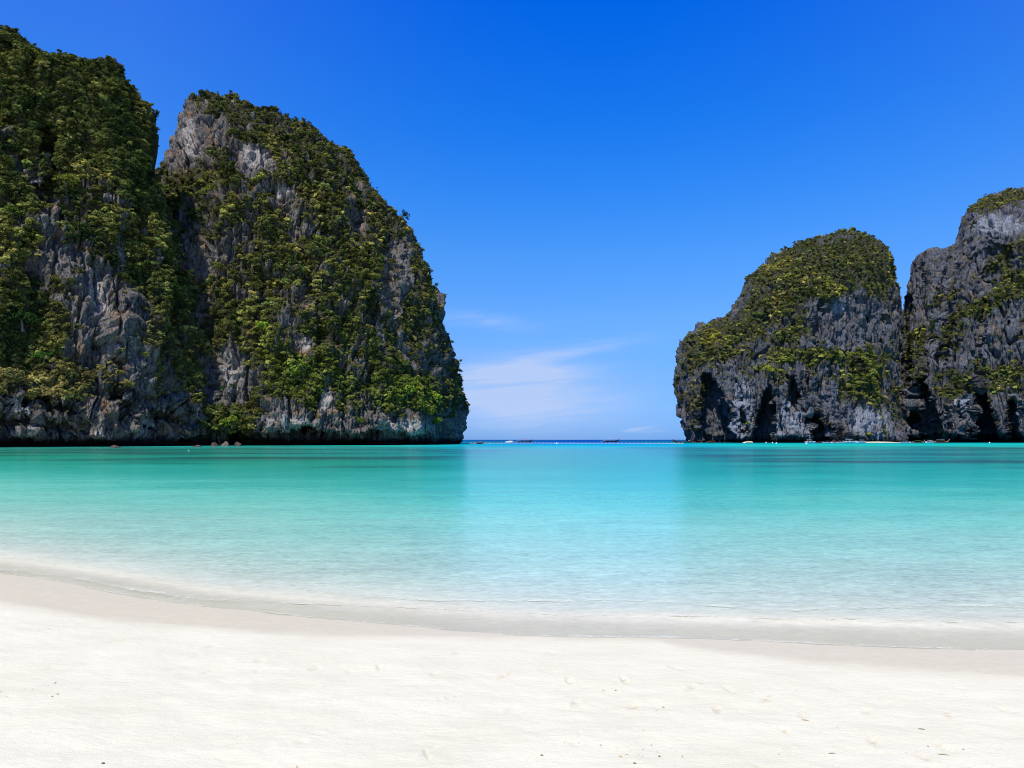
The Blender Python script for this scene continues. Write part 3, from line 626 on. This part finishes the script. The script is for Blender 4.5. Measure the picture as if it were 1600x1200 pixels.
# waves
near_f = t.mapr(sp.outputs[1], 8, 60, 1, 0, False)
w1 = t.noise(t.scalev(P, (6.0, 12.0, 0)), 1.0, 4, .65, .5)
w2 = t.noise(t.scalev(P, (1.7, 3.4, 0)), 1.0, 5, .65, .4)
w3 = t.noise(t.scalev(P, (.24, .6, 0)), 1.0, 5, .65, .3)
far_f = t.mapr(sp.outputs[1], 15, 120, 0, 1, False)
hgt = t.math('ADD', t.math('MULTIPLY', w1, t.mapr(sp.outputs[1], 6, 90, .028, .02, False)), t.math('ADD', t.math('MULTIPLY', w2, .075), t.math('MULTIPLY', w3, t.math('MULTIPLY', far_f, .35))))
bmp = t.new('ShaderNodeBump'); bmp.inputs['Strength'].default_value = .8; bmp.inputs['Distance'].default_value = 1.0; t.put(bmp.inputs['Height'], hgt)
# light and dark of the ripples, painted into the water's body colour
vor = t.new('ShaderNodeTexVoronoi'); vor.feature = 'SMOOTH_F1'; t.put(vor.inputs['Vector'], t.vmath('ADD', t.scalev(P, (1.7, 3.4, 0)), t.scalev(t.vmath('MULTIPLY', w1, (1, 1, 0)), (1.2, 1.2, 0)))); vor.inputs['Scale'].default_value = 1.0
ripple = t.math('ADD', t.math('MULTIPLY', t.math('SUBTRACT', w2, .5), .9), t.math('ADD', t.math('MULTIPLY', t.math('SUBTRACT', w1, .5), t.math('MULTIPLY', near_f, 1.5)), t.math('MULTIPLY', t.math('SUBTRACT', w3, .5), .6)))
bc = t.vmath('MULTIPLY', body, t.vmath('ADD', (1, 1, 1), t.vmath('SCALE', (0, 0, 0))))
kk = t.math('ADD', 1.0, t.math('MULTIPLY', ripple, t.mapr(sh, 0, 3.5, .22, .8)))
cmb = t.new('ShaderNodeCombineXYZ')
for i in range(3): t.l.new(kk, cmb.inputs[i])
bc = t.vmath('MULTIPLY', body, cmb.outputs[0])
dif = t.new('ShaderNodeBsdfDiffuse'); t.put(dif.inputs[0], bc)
trn = t.new('ShaderNodeBsdfTransparent'); t.put(trn.inputs[0], (.96, .985, .97, 1))
mx1 = t.new('ShaderNodeMixShader')
opac = t.mapr(sh, .0, 1.0, .30, 1.0, False)
t.put(mx1.inputs[0], opac); t.l.new(trn.outputs[0], mx1.inputs[1]); t.l.new(dif.outputs[0], mx1.inputs[2])
fr = t.new('ShaderNodeFresnel'); fr.inputs[0].default_value = 1.33; t.l.new(bmp.outputs[0], fr.inputs[1])
gl = t.new('ShaderNodeBsdfGlossy'); gl.inputs['Roughness'].default_value = .14; t.l.new(bmp.outputs[0], gl.inputs['Normal'])
# rougher open sea outside the bay mirrors less of the low sky
fk = t.math('MULTIPLY', fr.outputs[0], t.mapr(lg, L_(150), L_(330), .68, .03))
fk = t.math('MULTIPLY', fk, t.mapr(lg, L_(.5), L_(70), .24, 1.0))
mx2 = t.new('ShaderNodeMixShader'); t.put(mx2.inputs[0], fk); t.l.new(mx1.outputs[0], mx2.inputs[1]); t.l.new(gl.outputs[0], mx2.inputs[2])
t.l.new(mx2.outputs[0], out.inputs[0])
sea_me.materials.append(m)
tag(link(bpy.data.objects.new('sea_water', sea_me)), 'calm turquoise bay water turning deep blue beyond the headlands', None, None, 'structure')

# ------------------------------------------------------------------ foam along the swash
spray_m = simple('white_spray', (.8, .8, .78), .8, .2, .05, 20)
foam, t, out = material('lacy_sea_foam')
geo = t.new('ShaderNodeNewGeometry'); P = geo.outputs['Position']
fn1 = t.noise(t.scalev(P, (11, 20, 0)), 1.0, 5, .7, 1.2); fn2 = t.noise(t.scalev(P, (1.3, 1.3, 0)), 1.0, 3, .6)
df = t.new('ShaderNodeBsdfDiffuse'); df.inputs[0].default_value = (.64, .64, .55, 1); tp_ = t.new('ShaderNodeBsdfTransparent'); mxf = t.new('ShaderNodeMixShader')
fa = t.math('MULTIPLY', t.mapr(t.math('ADD', fn1, t.math('MULTIPLY', t.math('SUBTRACT', fn2, .5), .5)), .44, .62), t.math('MULTIPLY', t.attr('dense').outputs['Fac'], .6))
t.put(mxf.inputs[0], fa); t.l.new(tp_.outputs[0], mxf.inputs[1]); t.l.new(df.outputs[0], mxf.inputs[2]); t.l.new(mxf.outputs[0], out.inputs[0])
def foam_line(fn, x0, x1, wd, sharp_side, seed, zf):
    """ribbon with its crisp edge on the beach side, thinning out seaward"""
    xs = np.arange(x0, x1, .03); V_, Q_, A_l = [], [], []
    for i, x in enumerate(xs):
        a = perlin(np.array([x / .7]), np.array([seed * 1.3]), np.array([.2]))[0]; b_ = perlin(np.array([x / .12]), np.array([seed * 2.3]), np.array([.7]))[0]
        ww = wd * (1 + a * .8 + b_ * .3); y = fn(x) + b_ * .012
        for q, al in ((-.06, 0), (0, 1), (.35, .75), (1, 0)):
            V_.append((x, y + ww * q, (zf(x, y) - .004) * math.exp(-(ww * q / (.05 if q < 0 else .22)) ** 2) + .006)); A_l.append(al)
        if i:
            k_ = 4 * i
            for u_ in range(3): Q_.append((k_ - 4 + u_, k_ + u_, k_ + 1 + u_, k_ - 3 + u_))
    return np.array(V_), np.array(Q_), np.array(A_l)
def edge_y(x): return float(shore(x) + fbm(np.array([x / 3.2]), np.array([0.]), np.array([2.]), 2)[0] * .25)
def wave_y(x): return float(shore(x) + np.interp(x, [-8, -4, -2.2, 0, 3, 6, 10], [.18, .30, .75, .95, 1.05, 1.15, 1.2]) + fbm(np.array([x / 1.6]), np.array([3.]), np.array([0.]), 3)[0] * .22)
Vs, Qq, Al, off = [], [], [], 0
for args in ((edge_y, -14, 9, .11, 1, 3, lambda x, y: .004), (wave_y, -14, 9, .26, 1, 6, lambda x, y: .028), (lambda x: wave_y(x) + .75 + .2 * math.sin(x * 1.3), -3, 9, .2, 1, 8, lambda x, y: .016)):
    v_, q_, a_ = foam_line(*args); Vs.append(v_); Qq.append(q_ + off); Al.append(a_); off += len(v_)
fm = fastmesh('sea_foam', np.concatenate(Vs), np.concatenate(Qq)); fm.materials.append(foam); fattr(fm, 'dense', np.concatenate(Al))
tag(link(bpy.data.objects.new('sea_foam', fm)), 'thin broken line of white foam where the swash meets the sand', None, None, 'stuff')
# ------------------------------------------------------------------ small debris
deb = simple('dry_leaf_and_shell_bits', (.36, .27, .14), .8, .2, .5, 40)
def ground_z(x, y): return float(sand_height(np.array([x]), np.array([y]))[0][0])
bm = bmesh.new(); g = random.Random(4)
clusters = [(500, 1195, 60), (960, 1130, 50), (1000, 1080, 40), (1500, 1150, 70), (1220, 1195, 60), (60, 1060, 30), (1010, 1155, 30), (330, 1140, 400), (1200, 1150, 400), (800, 1120, 500)]
for i in range(160):
    cx, cy, r = g.choice(clusters); x_ = g.gauss(cx, r); y_ = max(1045, min(1230, g.gauss(cy, r * .28)))
    x, y = pix_ground(x_, y_, .3); z = ground_z(x, y); a = g.uniform(0, 6.28); l = g.choice([.003, .004, .006, .012]) * g.uniform(.7, 1.3); wd = l * g.uniform(.2, .6)
    u = Vector((math.cos(a), math.sin(a), g.uniform(-.2, .3))) * l; v = Vector((-math.sin(a), math.cos(a), g.uniform(-.2, .2))) * wd; c0 = Vector((x, y, z + .004))
    q = [bm.verts.new(c0 - u), bm.verts.new(c0 - v), bm.verts.new(c0 + u), bm.verts.new(c0 + v)]; tp = bm.verts.new(c0 + Vector((0, 0, wd * .9)))
    for k_ in range(4): bm.faces.new((q[k_], q[(k_ + 1) % 4], tp))
me = bpy.data.meshes.new('beach_litter'); bm.to_mesh(me); bm.free(); me.materials.append(deb)
tag(link(bpy.data.objects.new('beach_litter', me)), 'tiny leaf crumbs and shell bits sprinkled over the dry sand', None, None, 'stuff')
coral = simple('dark_coral_fragment', (.16, .13, .10), .8, .2, .4, 30)
def fragment(name, px_, py_, l, wd, h_, a, mat, label, cat, curved=0.0, sub=8):
    x, y = pix_ground(px_, py_, .3); bm = bmesh.new(); g = random.Random(int(px_)); rings = []
    for i in range(sub + 1):
        s_ = i / sub; prof = math.sin(math.pi * min(max(s_, .04), .96)) ** .6; cx = (s_ - .5) * l; cy = curved * l * math.sin(math.pi * s_)
        rings.append([bm.verts.new((cx, cy + math.cos(q) * wd * .5 * prof * g.uniform(.85, 1.15), h_ * .5 + math.sin(q) * h_ * .5 * prof * g.uniform(.85, 1.15))) for q in [k_ * 1.0472 for k_ in range(6)]])
    for i in range(sub):
        for k_ in range(6): bm.faces.new((rings[i][k_], rings[i + 1][k_], rings[i + 1][(k_ + 1) % 6], rings[i][(k_ + 1) % 6]))
    bm.faces.new(rings[0]); bm.faces.new(rings[-1][::-1])
    me = bpy.data.meshes.new(name); bm.to_mesh(me); bm.free(); me.materials.append(mat); o = link(bpy.data.objects.new(name, me))
    o.location = (x, y, ground_z(x, y)); o.rotation_euler = (0, 0, a); tag(o, label, cat)
fragment('pebble', 161, 1174, .020, .015, .010, .3, coral, 'dark pebble on the sand near the lower left corner', 'pebble')
fragment('dry_leaf', 205, 1191, .030, .010, .005, .5, deb, 'small brown leaf at the bottom of the picture, left of centre', 'leaf', .15)
fragment('twig', 1440, 1107, .045, .007, .006, -.5, coral, 'short dark twig on dry sand in the lower right', 'twig', .1)
fragment('twig', 1300, 1148, .05, .006, .006, .1, deb, 'thin brown twig lying flat in the lower right sand', 'twig', .1)
fragment('dry_leaf', 1475, 1148, .07, .014, .005, -.4, deb, 'curled tan leaf near the right side of the dry sand', 'leaf', .12)
fragment('dry_leaf', 1258, 1093, .055, .018, .006, -.35, deb, 'pointed tan leaf beside a footprint right of the middle', 'leaf', .1)

# ------------------------------------------------------------------ shore rocks and sand spit
def boulder(name, px_, py_, wpx, hpx, mat, label, d=None, seed=1, depth=1.0):
    d = d or H * F / (py_ - HZ); w_ = wpx * d / F; h_ = hpx * d / F; bm = bmesh.new(); bmesh.ops.create_icosphere(bm, subdivisions=4, radius=1)
    co = np.array([v.co[:] for v in bm.verts]); n = 1 + .55 * fbm(co[:, 0] * .9 + seed, co[:, 1] * .9, co[:, 2] * .9, 4, .6)
    for v, k_ in zip(bm.verts, n): v.co = Vector((v.co.x * k_ * w_ * .5, v.co.y * k_ * w_ * .45 * depth, v.co.z * k_ * h_))
    for f_ in bm.faces: f_.smooth = True
    me = bpy.data.meshes.new(name); bm.to_mesh(me); bm.free(); me.materials.append(mat); o = link(bpy.data.objects.new(name, me)); o.location = ((px_ - 800) * d / F, d, -h_ * .15); tag(o, label, 'rock'); return o
rk_d = simple('wet_brown_rock', (.06, .045, .036), .8, .2, .5, .8); rk_p = simple('pale_cream_rock', (.40, .34, .25), .9, .1, .25, .6)
boulder('rock', 180, 699, 13, 5, rk_d, 'small brown rock in the water under the leftmost headland', 215, 1)
boulder('rock', 308, 699, 14, 3.5, rk_d, 'low flat rock at the water where the two left headlands meet', 235, 2)
boulder('rock', 335, 697, 12, 7, rk_d, 'brown boulder under the lime shrub at the gully foot', 252, 3)
boulder('rock', 352, 697, 12, 8, simple('pinkish_boulder', (.13, .095, .08), .9, .1, .3, .8), 'pinkish boulder with dark hollows at the gully foot', 262, 4)
boulder('rock', 372, 696, 12, 8, rk_d, 'brown boulder at the right end of the rocks in the gully foot', 264, 5)
boulder('rock', 1168, 691, 16, 3.2, rk_p, 'pale cream rock alone in front of the dark undercut of the dome-topped headland', 530, 6)
spit_m = simple('spit_sand', (.44, .40, .32), .95, .1, .12, .4)
d = 528; xs = np.linspace(1290, 1478, 60); V_, nn = [], 7
for x in xs:
    e_ = math.sin(math.pi * (x - 1290) / 188) ** .5 if 1290 < x < 1478 else 0
    hgt_ = (.25 + .8 * math.exp(-((x - 1390) / 26) ** 2) + .3 * math.exp(-((x - 1345) / 20) ** 2)) * e_
    for k_ in range(nn):
        q = k_ / (nn - 1); V_.append(((x - 800) * d / F, d - 4 + q * 26, -.15 + hgt_ * math.sin(min(1, q * 1.6) * math.pi / 2)))
spm = fastmesh('sand_spit', np.array(V_), gridquads(60, nn)); spm.materials.append(spit_m)
tag(link(bpy.data.objects.new('sand_spit', spm)), 'narrow strip of pale sand behind the moored boats', None, None, 'structure')

# ------------------------------------------------------------------ boats
hull_dark = simple('dark_varnished_hull', (.045, .030, .022), .5, .4, .3, 2); wood = simple('worn_boat_timber', (.23, .13, .07), .7, .2, .3, 2)
white = simple('white_gelcoat', (.82, .83, .84), .3, .5, .04, 2); blue = simple('blue_boat_stripe', (.05, .13, .42), .4, .4, .1, 2); red = simple('faded_red_canvas', (.62, .11, .07), .8, .2, .15, 2)
teal = simple('green_canvas', (.05, .28, .18), .8, .2, .15, 2); glass_ = simple('dark_boat_window', (.02, .03, .04), .15, .6, .1, 2); metal = simple('grey_engine_metal', (.28, .28, .29), .4, .5, .1, 3)
cloth = simple('coloured_ribbons', (.75, .20, .30), .8, .2, .3, 8); salmon = simple('salmon_canvas', (.80, .30, .22), .8, .2, .1, 2); creamc = simple('cream_canvas', (.70, .66, .56), .8, .2, .1, 2)
def loft(name, st, mat, parent, nseg=9, thick=True):
    """st: stations (x, half beam, keel z, sheer z)"""
    bm = bmesh.new(); R0 = []
    for (x, hb, kz, sz) in st:
        ring = []
        for i in range(nseg):
            q = -1 + 2 * i / (nseg - 1); y = hb * math.copysign(abs(q) ** .75, q); z = kz + (sz - kz) * abs(q) ** 2.2; ring.append(bm.verts.new((x, y, z)))
        R0.append(ring)
    for a, b_ in zip(R0[:-1], R0[1:]):
        for i in range(nseg - 1): bm.faces.new((a[i], a[i + 1], b_[i + 1], b_[i]))
        d0, d1 = a, b_
        if thick: bm.faces.new((a[0], b_[0], b_[-1], a[-1]))
    bm.faces.new(R0[0]); bm.faces.new(R0[-1][::-1])
    if thick:
        pass
    bmesh.ops.recalc_face_normals(bm, faces=bm.faces)
    me = bpy.data.meshes.new(name); bm.to_mesh(me); bm.free(); me.materials.append(mat); return link(bpy.data.objects.new(name, me), parent)
def part_box(name, mats, parent, boxes, bev=.03):
    bm = bmesh.new()
    for (cx, cy, cz, sx, sy, sz, ry) in boxes:
        r = bmesh.ops.create_cube(bm, size=1); M = Matrix.Translation((cx, cy, cz)) @ Matrix.Rotation(ry, 4, 'Y') @ Matrix.Diagonal((sx, sy, sz, 1)); bmesh.ops.transform(bm, matrix=M, verts=r['verts'])
    if bev: bmesh.ops.bevel(bm, geom=bm.edges[:], offset=bev, segments=1, affect='EDGES')
    me = bpy.data.meshes.new(name); bm.to_mesh(me); bm.free(); me.materials.append(mats); return link(bpy.data.objects.new(name, me), parent)
def rod(name, mat, parent, a, b_, r):
    a, b_ = Vector(a), Vector(b_); bm = bmesh.new(); bmesh.ops.create_cone(bm, cap_ends=True, segments=8, radius1=r, radius2=r * .8, depth=(b_ - a).length)
    q = (b_ - a).to_track_quat('Z', 'Y').to_matrix().to_4x4(); bmesh.ops.transform(bm, matrix=Matrix.Translation((a + b_) / 2) @ q, verts=bm.verts)
    me = bpy.data.meshes.new(name); bm.to_mesh(me); bm.free(); me.materials.append(mat); return link(bpy.data.objects.new(name, me), parent)
def canopy(name, mat, parent, x0, x1, hb, z, sag=.15):
    bm = bmesh.new(); rows = []
    for i in range(7):
        x = x0 + (x1 - x0) * i / 6; row = []
        for j in range(7):
            q = -1 + j / 3; row.append((bm.verts.new((x, q * hb, z + sag * (1 - q * q) + .04 * math.sin(i * 1.9))), ))
        rows.append([r_[0] for r_ in row])
    fs = [bm.faces.new((rows[i][j], rows[i + 1][j], rows[i + 1][j + 1], rows[i][j + 1])) for i in range(6) for j in range(6)]
    bmesh.ops.solidify(bm, geom=fs, thickness=.05); bmesh.ops.recalc_face_normals(bm, faces=bm.faces)
    me = bpy.data.meshes.new(name); bm.to_mesh(me); bm.free(); me.materials.append(mat); return link(bpy.data.objects.new(name, me), parent)
def place(root, px_, d, L, base, rot, flip):
    root.location = ((px_ - 800) * d / F, d, .0); k_ = L / base; root.scale = (k_, k_, k_); root.rotation_euler = (0, 0, rot + (math.pi if flip else 0))
def longtail(px_, d, L, label, hull=hull_dark, top=None, rot=.1, flip=False, group='longtail boats'):
    r = link(bpy.data.objects.new('longtail_boat', None)); tag(r, label, 'boat', group)
    loft('hull', [(-5.5, .55, .05, .95), (-4.5, .85, -.15, .85), (-2, 1.05, -.25, .75), (1, 1.05, -.25, .8), (3.2, .8, -.15, 1.05), (4.8, .45, .15, 1.6), (5.8, .16, .9, 2.3)], hull, r)
    rod('bow_post', wood, r, (5.6, 0, 1.6), (6.5, 0, 3.3), .13); rod('bow_ribbons', cloth, r, (6.0, 0, 2.3), (6.2, 0, 2.8), .24)
    for y in (1.02, -1.02): part_box('gunwale', wood, r, [(-1, y, .82, 8, .10, .12, 0)])
    for x in (-2.6, -1.2, .2, 1.6): part_box('bench', wood, r, [(x, 0, .72, .35, 1.8, .07, 0)])
    part_box('engine', metal, r, [(-5.0, 0, 1.35, 1.0, .5, .5, .15)]); rod('propeller_shaft', metal, r, (-5.4, 0, 1.3), (-8.3, 0, .15), .06)
    if top is not None:
        canopy('canopy', top, r, -3.8, 2.4, 1.15, 2.35)
        for x in (-3.6, -.7, 2.2):
            for y in (-.95, .95): rod('canopy_post', wood, r, (x, y, .75), (x, y, 2.4), .045)
    place(r, px_, d, L, 12.5, rot, flip); return r
def speedboat(px_, d, L, label, top=white, stripe=blue, rot=.1, flip=False, group='speedboats moored along the sand strip'):
    r = link(bpy.data.objects.new('speedboat', None)); tag(r, label, 'boat', group)
    loft('hull', [(-4.2, 1.15, -.2, 1.0), (-2, 1.3, -.3, 1.0), (1, 1.25, -.3, 1.1), (3, .85, -.1, 1.3), (4.6, .12, .6, 1.5)], white, r)
    loft('side_stripe', [(-4.22, 1.17, .55, .72), (-2, 1.32, .5, .72), (1, 1.28, .5, .75), (2.8, .92, .6, .9)], stripe, r, thick=False)
    part_box('windscreen', glass_, r, [(1.2, 0, 1.45, .08, 1.9, .6, -.5)], .01)
    for q in ((-.4, .5, 1.15, .6, .6, .7, 0), (-.4, -.5, 1.15, .6, .6, .7, 0), (-2.6, 0, 1.1, .6, 1.9, .4, 0)): part_box('seat', creamc, r, [q])
    canopy('canopy', top, r, -3.0, 1.4, 1.15, 2.45, .18)
    for x in (-2.8, 1.0):
        for y in (-1.0, 1.0): rod('canopy_post', metal, r, (x, y, 1.0), (x, y, 2.5), .035)
    for y in (-.4, .4): part_box('outboard_motor', metal if stripe is blue else white, r, [(-4.5, y, 1.15, .5, .35, .7, .1), (-4.6, y, .4, .18, .12, 1.1, 0)])
    place(r, px_, d, L, 9.0, rot, flip); return r
# out in the gap
longtail(820, 640, 13, 'longtail boat with a salmon red canopy crossing the middle of the sea gap', top=salmon, rot=.05)
speedboat(797, 625, 6.5, 'small white speedboat throwing up spray in the sea gap', rot=.1, flip=True, group='boats under way in the sea gap')
longtail(955, 700, 15, 'dark longtail boat with a cream awning in the right half of the sea gap', top=creamc, rot=-.08)
longtail(1065, 585, 14.5, 'long dark open longtail boat off the left tip of the dome-topped headland', top=None, rot=.05, flip=True)
longtail(1111, 548, 6, 'small longtail boat with red awning under the left cave of the dome-topped headland', top=red, rot=.3)
longtail(1091, 552, 5, 'small dark red boat closest to the left tip of the dome-topped headland', hull=wood, top=None, rot=-.2)
# brown raft boat near left headland
r = link(bpy.data.objects.new('wooden_skiff', None)); tag(r, 'small brown wooden skiff just right of the left headland tip', 'boat')
loft('hull', [(-2.2, .6, 0, .8), (0, .85, -.15, .7), (2.2, .5, .1, 1.0)], wood, r); part_box('cover', simple('rust_tarp', (.35, .13, .07), .8, .2, .2, 3), r, [(0, 0, .95, 2.8, 1.1, .45, 0)], .12); place(r, 750, 452, 3.4, 4.4, 0, False)
# moored along the sand strip
MO = [('s', 1266, 505, 7.2, white, blue, .15, False, 'white speedboat at the left end of the moored row, apart from the others'),
      ('l', 1280, 508, 4.6, red, None, .5, False, 'small boat with red awning, second from the left in the moored row'),
      ('s', 1292, 506, 5.0, blue, blue, -.4, True, 'speedboat with a blue canopy near the left of the moored row'),
      ('s', 1303, 503, 5.2, salmon, red, .6, False, 'speedboat with a pinkish red canopy near the left of the moored row'),
      ('s', 1314, 507, 4.6, white, red, -.9, False, 'small white speedboat with red stripe between pinkish and large white boats'),
      ('s', 1328, 502, 9.0, white, blue, .1, False, 'largest white speedboat in the middle of the moored row'),
      ('s', 1345, 505, 7.0, white, blue, .35, True, 'white speedboat turned stern-on just left of the pale sand mound'),
      ('s', 1416, 508, 5.6, blue, blue, -.2, False, 'speedboat with a blue canopy just right of the pale sand mound'),
      ('l', 1435, 505, 8.6, teal, None, .1, False, 'longtail boat with a green canopy in the right part of the moored row'),
      ('s', 1452, 507, 6.2, white, blue, .2, True, 'white speedboat between the green-canopied and white-canopied longtails'),
      ('l', 1471, 503, 10.5, white, None, .05, False, 'longtail boat with white canopy and high bow at the right end of the moored row')]
for (k_, x, d, L, top, stripe, rot, flip, label) in MO:
    if k_ == 's': speedboat(x, d, L, label, top, stripe, rot, flip)
    else: longtail(x, d, L, label, hull=wood, top=top, rot=rot, flip=flip, group='boats moored along the sand strip')
# wake spray
bm = bmesh.new(); g = random.Random(9)
for i in range(160):
    q = g.random(); x = (790 - 800 + q * 9) * 620 / F; s_ = .12 + .4 * q * g.random(); bmesh.ops.create_icosphere(bm, subdivisions=1, radius=s_, matrix=Matrix.Translation((x + g.gauss(0, .3), 622 + g.gauss(0, .8), g.uniform(0, .3 + .6 * q))))
me = bpy.data.meshes.new('boat_spray'); bm.to_mesh(me); bm.free(); me.materials.append(spray_m)
tag(link(bpy.data.objects.new('boat_spray', me)), 'white spray trailing the small speedboat in the sea gap', None, None, 'stuff')
# swim line with floats
D0 = 470; fl_m = simple('white_plastic_float', (.8, .8, .78), .4, .4, .05, 4)
rope = link(bpy.data.objects.new('float_line', None)); tag(rope, 'floating barrier line of white floats strung across the sea gap', 'float line')
bm = bmesh.new(); pr = None
for i in range(81):
    x = (735 + i * 4.1 - 800) * D0 / F; y = D0 + 10 * math.sin(i * .06); c0 = [bm.verts.new((x, y + a * .09, .05 + b_ * .09)) for a, b_ in ((1, 0), (0, 1), (-1, 0), (0, -1))]
    if pr:
        for k_ in range(4): bm.faces.new((pr[k_], c0[k_], c0[(k_ + 1) % 4], pr[(k_ + 1) % 4]))
    pr = c0
me = bpy.data.meshes.new('rope'); bm.to_mesh(me); bm.free(); me.materials.append(fl_m); link(bpy.data.objects.new('rope', me), rope)
bm = bmesh.new(); bmesh.ops.create_uvsphere(bm, u_segments=10, v_segments=6, radius=.25); fme = bpy.data.meshes.new('float'); bm.to_mesh(fme); bm.free(); fme.materials.append(fl_m)
for i in range(55):
    q = i * 81 / 55; o = link(bpy.data.objects.new('float', fme), rope); o.location = ((735 + q * 4.1 - 800) * D0 / F, D0 + 10 * math.sin(q * .06), .08); o.scale = (1.7, 1, 1)
# mooring buoys
bm = bmesh.new(); bmesh.ops.create_uvsphere(bm, u_segments=12, v_segments=8, radius=.5); bmesh.ops.create_cone(bm, cap_ends=True, segments=8, radius1=.12, radius2=.08, depth=.4, matrix=Matrix.Translation((0, 0, .6)))
bme_ = bpy.data.meshes.new('mooring_buoy'); bm.to_mesh(bme_); bm.free(); bme_.materials.append(fl_m)
for (x, y, lab) in [(1163, 692.6, 'white mooring buoy in front of the pale cream rock'), (1197, 692, 'white mooring buoy left one of a close trio before the narrow cave'), (1207, 692.2, 'white mooring buoy middle one of a close trio before the narrow cave'),
                    (1213, 693, 'white mooring buoy right one of a close trio before the narrow cave'), (1260, 693.6, 'white mooring buoy in front of the leftmost moored speedboat'), (1546, 692.2, 'white mooring buoy before the dark right-edge headland'),
                    (1594, 691.6, 'white mooring buoy nearest the right picture edge'), (870, 693.4, 'white buoy on the water in the middle of the sea gap'), (295, 704.5, 'tiny pale float on green water under the left headlands')]:
    d = H * F / (y - HZ); o = link(bpy.data.objects.new('mooring_buoy', bme_)); o.location = ((x - 800) * d / F, d, .1); o.scale = (.9,) * 3 if y < 700 else (.16,) * 3
    tag(o, lab, 'buoy', 'mooring buoys')
